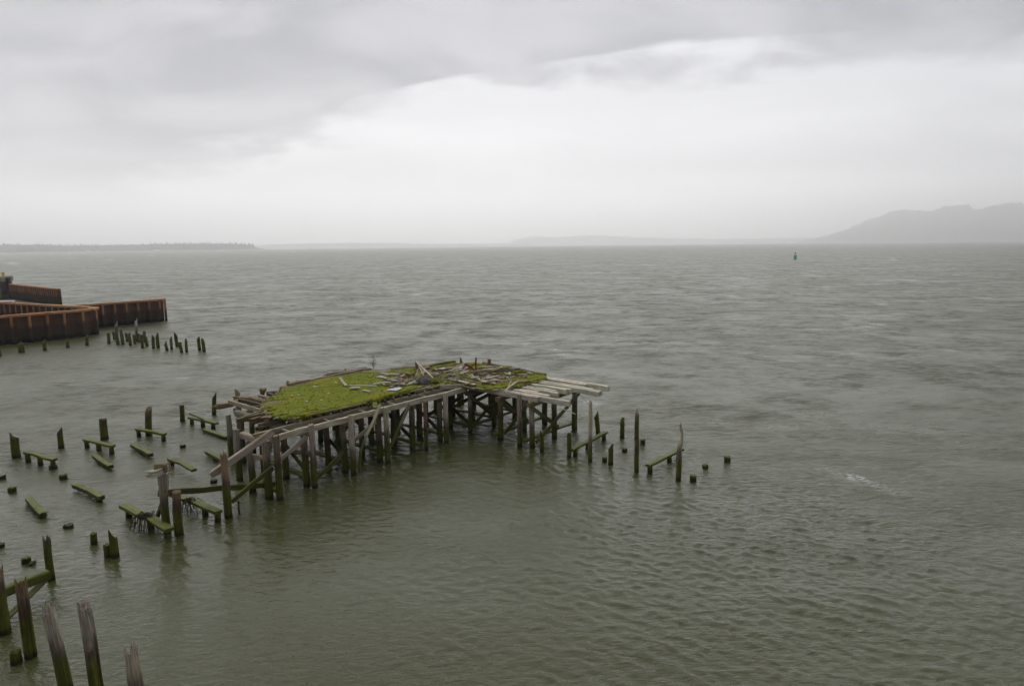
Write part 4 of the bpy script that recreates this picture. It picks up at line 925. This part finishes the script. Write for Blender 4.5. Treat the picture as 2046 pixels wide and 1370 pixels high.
tag(beam('nailed_plank', (pb[0] + lnx * .3 + .17, pb[1] - .22, .3), (pb[0] + lnx * 1.9 + .15, pb[1] - .22, 1.9), .16, .05, 'brown', None, 0, wob=.004), 'tan plank fixed upright to the tallest pale foreground pile', 'plank')
sf = empty('foreground_sill', at(15, 1190), 'dark mossy beam with a slanting plank between foreground piles', 'sill beam')
beam('sill_beam', at(-40, 1203, .7), at(96, 1146, .7), .26, .34, 'dark', sf, .7)
beam('slanting_plank', at(-5, 1250, .12), at(90, 1158, .45), .22, .08, 'bleached', sf, .05)

# ================================================================== sheet-pile breakwaters
ZC = 3.8
def sheet_wall(path, label, pitch=1.85, depth=.80, group='rusty sheet-pile walls', end_cap=False, flip=1):
    pts = [np.array(p, float) for p in path]
    root = empty('sheet_pile_wall', (*pts[0], 0), label, 'sea wall', group)
    prof = [(0.0, 0), (0.30, 0), (.385, .85), (.42, 1), (.52, 1), (.555, .85), (.64, 0), (.82, 0), (.85, -.06), (.97, -.06), (1.0, 0)]
    mesh_cache = {}
    for p, q in zip(pts[:-1], pts[1:]):
        d = q - p; ln = np.linalg.norm(d); d /= ln; nrm_ = np.array([d[1], -d[0]]) * flip
        n = max(1, round(ln / pitch)); w = ln / n
        key = round(w, 3)
        if key not in mesh_cache:
            V, Fc = [], []
            zs = [-1.5, 0.3, 1.2, 2.2, ZC - .12]
            for u, v in prof:
                for z in zs: V.append((u * w, v * depth, z))
            for u, v in prof:
                for z in zs: V.append((u * w, v * depth - .03, z))
            m_ = len(zs); k0 = len(prof) * m_
            for i in range(len(prof) - 1):
                for j in range(m_ - 1):
                    k = i * m_ + j; Fc.append((k, k + m_, k + m_ + 1, k + 1)); Fc.append((k0 + k, k0 + k + 1, k0 + k + m_ + 1, k0 + k + m_))
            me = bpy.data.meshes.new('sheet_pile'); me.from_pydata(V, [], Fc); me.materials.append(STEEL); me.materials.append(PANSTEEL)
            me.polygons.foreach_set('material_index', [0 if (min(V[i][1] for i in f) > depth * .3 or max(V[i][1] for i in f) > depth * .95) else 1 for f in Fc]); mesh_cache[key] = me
        for i in range(n):
            o = bpy.data.objects.new('sheet_pile', mesh_cache[key]); link(o, root)
            s_ = p + d * w * i
            o.matrix_local = Matrix(((d[0], nrm_[0], 0, s_[0] - pts[0][0]), (d[1], nrm_[1], 0, s_[1] - pts[0][1]), (0, 0, 1, 0), (0, 0, 0, 1)))
        V, Fc = [], []
        wd = .34
        mid = nrm_ * depth * .5
        for (uu, zz_) in ((-wd, ZC - .30), (-wd, ZC), (wd, ZC), (wd, ZC - .30)):
            for e_ in (p - d * .06, q + d * .10): V.append((*(e_ + mid + nrm_ * uu), zz_))
        Fc = [(0, 1, 3, 2), (2, 3, 5, 4), (4, 5, 7, 6), (6, 7, 1, 0), (0, 2, 4, 6), (1, 7, 5, 3)]
        build('cap_rail', V, Fc, CAPSTEEL, root)
    if end_cap:
        d = pts[-1] - pts[-2]; d /= np.linalg.norm(d); nrm_ = np.array([d[1], -d[0]]) * flip; e_ = pts[-1] + d * .14 + nrm_ * depth * .3
        beam('end_post', (*e_, -1.4), (*e_, ZC - .35), .34, .30, 'dark', root, 0, mat=STEEL)
    return root
dA = np.array([6.2, 8.0]); dA /= np.linalg.norm(dA)
tip = np.array([-60.3, 92.4])
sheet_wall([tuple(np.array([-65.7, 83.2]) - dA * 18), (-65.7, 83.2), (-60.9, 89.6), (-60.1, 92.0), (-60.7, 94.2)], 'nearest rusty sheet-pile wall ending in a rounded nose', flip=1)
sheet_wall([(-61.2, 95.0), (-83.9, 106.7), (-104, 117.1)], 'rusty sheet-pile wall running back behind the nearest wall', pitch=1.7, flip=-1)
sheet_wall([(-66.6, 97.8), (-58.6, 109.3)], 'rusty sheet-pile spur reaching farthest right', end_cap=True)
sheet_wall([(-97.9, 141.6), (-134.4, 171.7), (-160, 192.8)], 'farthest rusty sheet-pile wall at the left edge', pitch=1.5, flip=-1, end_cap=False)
dp = empty('dolphin', at(6, 604, 0) * 0 + np.array([-142, 182, 0]), 'dark timber mooring dolphin with a yellow post behind the far wall', 'dolphin')
pc = at(4, 552, 5.6)
dp.location = (pc[0], pc[1], 0)
beam('platform', (pc[0] - 6, pc[1] - 1, 5.0), (pc[0] + 2.0, pc[1] - 1, 5.0), 4, 1.3, 'grey', dp)
beam('body', (pc[0] - 6, pc[1] - 1, 2.2), (pc[0] + 1.7, pc[1] - 1, 2.2), 3.6, 4.2, 'dark', dp, .1)
beam('fender', (pc[0] + 2.4, pc[1] - 1.2, -1), (pc[0] + 2.4, pc[1] - 1.2, 5.3), .8, .8, 'dark', dp, mat=BLACKR)
beam('bollard', (pc[0] + 1.1, pc[1] - 1, 5.6), (pc[0] + 1.1, pc[1] - 1, 6.4), .5, .5, 'pale', dp, mat=YELLOW)
beam('bollard_head', (pc[0] + .7, pc[1] - 1, 6.45), (pc[0] + 1.5, pc[1] - 1, 6.45), .45, .3, 'pale', dp, mat=YELLOW)
# floating dock between the walls
fd0, fd1 = at(-30, 601, .7), at(30, 600, .55)
fl = empty('floating_dock', (fd0[0], fd0[1], 0), 'white floating dock between the rusty walls', 'dock')
beam('float', fd0 - [0, 0, .3], fd1 - [0, 0, .3], 1.8, .5, 'pale', fl, mat=WHITEP)
beam('deck_edge', fd0 + [0, -1.0, -.28], fd1 + [0, -1.0, -.28], .12, .3, 'dark', fl, mat=BLACKR)

# pile cluster off the walls
rowp = [(0, 712, 690, .22), (41, 704, 682, .27), (46, 704, 685, .24), (90, 700, 678, .26), (136, 694, 675, .26), (174, 690, 668, .24)]
for k, (x, y, yt, r) in enumerate(rowp):
    free_pile(x, y, yt, r, 'slant', 'green', f'{ORD[k]} green stump from the left along the foot of the nearest rusty wall', 'green stumps along the rusty wall', .5)
cl = [(218, 686, 665, 'worn', 'green'), (229, 678, 662, 'worn', 'green'), (234, 680, 641, 'spike', 'bleached'), (236, 688, 664, 'worn', 'green'), (245, 684, 654, 'splinter', 'bleached'), (246, 688, 668, 'worn', 'green'), (255, 682, 665, 'worn', 'dark'), (261, 690, 664, 'slant', 'dark'), (270, 687, 668, 'worn', 'green'), (273, 682, 634, 'spike', 'pale'), (278, 684, 666, 'worn', 'green'),
      (285, 694, 668, 'worn', 'green'), (290, 684, 661, 'worn', 'green'), (294, 691, 668, 'slant', 'brown'), (307, 696, 669, 'slant', 'dark'), (316, 695, 664, 'spike', 'dark'), (334, 700, 680, 'spike', 'dark'), (343, 698, 672, 'slant', 'dark'), (354, 692, 663, 'spike', 'dark'), (363, 704, 683, 'worn', 'dark'), (373, 703, 675, 'spike', 'dark'), (399, 700, 672, 'slant', 'dark'), (408, 702, 675, 'slant', 'dark')]
for k, (x, y, yt, tp, kd) in enumerate(cl):
    free_pile(x, y, yt, random.uniform(.2, .27), tp, kd, f'{ORD[k]} pile from the left in the green cluster right of the rusty walls', 'pile cluster off the rusty walls', .35 if kd in ('green', 'dark') else .1, xt=x - random.uniform(1.5, 4.5))

# ================================================================== buoy
bp_ = at(1588.5, 518.5); by = empty('channel_buoy', bp_, 'small green channel buoy far out on the water', 'buoy')
def ring_solid(name, prof, mat, parent, ns=14, c=bp_):
    V, Fc = [], []
    for r_, z in prof:
        for i in range(ns): V.append((c[0] + r_ * math.cos(6.283 * i / ns), c[1] + r_ * math.sin(6.283 * i / ns), z))
    for j in range(len(prof) - 1):
        for i in range(ns): Fc.append((j * ns + i, j * ns + (i + 1) % ns, (j + 1) * ns + (i + 1) % ns, (j + 1) * ns + i))
    Fc.append(tuple(range((len(prof) - 1) * ns, len(prof) * ns))); return build(name, V, Fc, mat, parent)
ring_solid('float', [(1.0, -.8), (1.05, .35), (.9, .55), (.2, .6)], GREENP, by)
ring_solid('daymark', [(1.0, .4), (1.0, 3.0), (.3, 3.1)], GREENP, by)
for i in range(4):
    an = 6.283 * i / 4 + .5
    V, Fc, G = tube_geo([bp_ + [math.cos(an) * .7, math.sin(an) * .7, 3.0], bp_ + [math.cos(an) * .35, math.sin(an) * .35, 4.3]], .07, 5); build('cage_leg', V, Fc, GREENP, by)
ring_solid('lantern', [(.35, 4.2), (.55, 4.3), (.4, 4.45), (.4, 4.9), (.05, 5.1)], DARKM, by)

# ================================================================== far things: pile dike, marks, shores, hills
for k in range(18):
    x = 1549 + k * 3.2 + (k * .32) ** 1.9; p = at(x, 486.6 - 0.10 * k * .3); hh = .002 * np.linalg.norm(p) * 1.2
    beam('dike_post', (p[0], p[1], -1), (p[0], p[1], 3.2 + .5 * math.sin(k * 2.3)), 1.2, 1.2, 'dark', None, seg=1, wob=.001)
    o = COL.objects[-1] if False else bpy.context.scene.objects[-1]
posts = [o for o in COL.objects if o.name.startswith('dike_post')]
for k, o in enumerate(sorted(posts, key=lambda q: q.location.x)):
    tag(o, f'{ORD[k]} tiny dark post from the left in the distant row below the hill', 'post', 'distant posts below the hill')
pm_ = at(817, 490.0); tag(beam('channel_mark', (pm_[0], pm_[1], -1), (pm_[0], pm_[1], 9), 1.4, 1.4, 'dark', None, seg=1, wob=.001), 'lone tiny channel mark on the central horizon', 'channel mark')
pm_ = at(1635, 484.6); tag(beam('channel_mark', (pm_[0], pm_[1], -1), (pm_[0], pm_[1], 11), 2.0, 2.0, 'dark', None, seg=1, wob=.001), 'lone tiny channel mark at the foot of the right hill', 'channel mark')

def terrain(name, prof, D, depth, mat, label, seed, rough=6.0, fine=12.0, kind='structure', base=-2):
    """a ridge of land at distance D; prof: (photo x, photo y of the crest)"""
    xs = np.array([p[0] for p in prof], float); ys = np.array([p[1] for p in prof], float)
    n = int((xs[-1] - xs[0]) / 1.1) + 2; X = np.linspace(xs[0], xs[-1], n); Yc = np.interp(X, xs, ys)
    rg = np.random.default_rng(seed); m_ = 14; V = []; Fc = []
    hz = np.array([proj(np.array([0, 0, 0]) + np.append(ray(x, 492)[:2] / np.linalg.norm(ray(x, 492)[:2]) * 1e6, 0.0))[1] for x in X])
    sm = np.convolve(rg.normal(0, 1, n + 8), np.ones(9) / 9, 'valid')[:n] * 2 + rg.normal(0, .55, n)
    for i in range(n):
        dr_ = ray(X[i], hz[i])[:2]; dr_ = dr_ / np.linalg.norm(dr_)
        pxm = np.linalg.norm([1.0, (X[i] - CX) / F])                       # longer rays away from the axis
        h = H + (hz[i] - Yc[i]) / F * (D + depth * .55) / pxm * 1.0
        for j in range(m_):
            t = j / (m_ - 1); dist = D + depth * t
            f = math.sin(min(1, t / .55) * math.pi / 2) ** 1.15 if t < .55 else math.cos((t - .55) / .45 * math.pi / 2)
            k_ = sm[i] * fine * .5 + rg.normal(0, rough * .5)
            V.append((dr_[0] * dist, dr_[1] * dist, base + max(0, h - base) * f + (k_ if 0 < t < 1 else 0) * f))
    for i in range(n - 1):
        for j in range(m_ - 1): k = i * m_ + j; Fc.append((k, k + m_, k + m_ + 1, k + 1))
    o = build(name, V, Fc, mat, None); tag(o, label, name.split('_')[-1], kind=kind); return o
terrain('wooded_hill', [(1590, 483), (1640, 474), (1680, 463), (1700, 455), (1720, 446), (1740, 438), (1757, 433), (1775, 426), (1790, 423), (1805, 421), (1820, 422), (1838, 421), (1857, 425), (1868, 420), (1880, 416), (1900, 415), (1912, 412), (1930, 411), (1937, 418), (1950, 421), (1962, 417), (1985, 411), (2000, 409), (2015, 407), (2030, 409), (2046, 413), (2110, 418), (2200, 400), (2300, 420)], 9000, 3000, FARHILL, 'hazy wooded hill on the right horizon', 3, 12, 18)
terrain('far_hill', [(1020, 483), (1040, 477), (1060, 473), (1130, 474), (1190, 470), (1260, 474), (1330, 477), (1420, 478), (1500, 477), (1560, 477), (1640, 476), (1800, 474)], 12600, 1500, FARHILL, 'faint low hills on the central horizon', 4, 8, 10)
terrain('low_shore', [(480, 492), (560, 488), (700, 486), (810, 486), (830, 487.5), (1000, 487), (1060, 486)], 10500, 1200, FARHILL, 'faint low shore on the horizon left of centre', 5, 3, 4)
SH = terrain('wooded_shore', [(-400, 495), (-200, 490), (0, 490), (80, 489), (130, 491), (230, 490), (330, 488), (420, 487), (505, 489), (512, 494), (530, 498)], 5000, 900, FOREST, 'low wooded shore on the left horizon', 6, 1.5, 2.0)
# wood along the shore: conifers that read as one mass
V, Fc = [], []
rg = np.random.default_rng(9)
for k in range(2400):
    x = rg.uniform(-380, 508); d_ = ray(x, 499)[:2]; d_ /= np.linalg.norm(d_); dist = rg.uniform(5010, 5450); c_ = d_ * dist
    t = (dist - 5000) / 900; yc = np.interp(x, [-400, 0, 80, 130, 230, 330, 420, 505], [495, 490, 489, 491, 490, 488, 487, 489]); hz_ = 503 - x * 22 / 2046
    gz = max(0, (hz_ - yc) / F * dist * .8 * min(1, t / .55)) ; h = rg.uniform(12, 27) * (1.25 if x > 300 else 1); r_ = h * rg.uniform(.18, .3); n0 = len(V)
    for lv in range(3):
        z0 = gz + h * (.15 + .27 * lv); rr = r_ * (1 - .28 * lv)
        for i in range(5): an = 6.283 * i / 5 + lv + rg.random(); V.append((c_[0] + rr * math.cos(an), c_[1] + rr * math.sin(an), z0))
        V.append((c_[0], c_[1], z0 + h * .38))
        o_ = n0 + lv * 6
        for i in range(5): Fc.append((o_ + i, o_ + (i + 1) % 5, o_ + 5))
tag(build('shore_wood', V, Fc, FOREST, None), 'dark conifer wood along the left shore', 'wood', kind='stuff')
for k, (x, y, w, lb) in enumerate([(175, 494.3, 26, 'tiny pale shed in the wooded shore, leftmost of three'), (195, 493.2, 18, 'tiny pale shed in the wooded shore, middle of three'), (312, 491.8, 34, 'tiny long pale shed near the right end of the wooded shore')]):
    d_ = ray(x, y)[:2]; d_ /= np.linalg.norm(d_); c_ = d_ * 4990; hr = empty('shore_shed', (c_[0], c_[1], 0), lb, 'shed', 'sheds on the far shore')
    s_ = np.array([d_[1], -d_[0]])
    def P3(u, v, z): q = c_ + s_ * u + d_ * v; return (q[0], q[1], z)
    Vw = [P3(u, v, z) for z in (0, 6) for u, v in ((-w / 2, 0), (w / 2, 0), (w / 2, 10), (-w / 2, 10))]
    build('wall', Vw, [(0, 1, 5, 4), (1, 2, 6, 5), (2, 3, 7, 6), (3, 0, 4, 7)], HOUSEW, hr)
    Vr = [P3(-w / 2 - 1, -1, 5.8), P3(w / 2 + 1, -1, 5.8), P3(w / 2 + 1, 11, 5.8), P3(-w / 2 - 1, 11, 5.8), P3(-w / 2 - 1, 5, 9), P3(w / 2 + 1, 5, 9)]
    build('roof', Vr, [(0, 1, 5, 4), (2, 3, 4, 5), (0, 4, 3), (1, 2, 5)], HOUSER, hr)

# ================================================================== rain haze over the river
HZ, nt, bs, out = material('haze_air'); nt.nodes.remove(bs)
pv = nt.nodes.new('ShaderNodeVolumePrincipled'); pv.inputs['Color'].default_value = (1, 1, 1, 1); pv.inputs['Density'].default_value = 2.25e-4; pv.inputs['Anisotropy'].default_value = 0.75
nt.links.new(pv.outputs[0], out.inputs['Volume'])
x0, x1, y0, y1, z0, z1 = -15400, 15400, -15300, 15500, -6, 690
V = [(x, y, z) for z in (z0, z1) for x, y in ((x0, y0), (x1, y0), (x1, y1), (x0, y1))]
tag(build('haze', V, [(3, 2, 1, 0), (4, 5, 6, 7), (0, 1, 5, 4), (1, 2, 6, 5), (2, 3, 7, 6), (3, 0, 4, 7)], HZ, None), 'thin pale rain haze over the river', 'haze', kind='stuff')
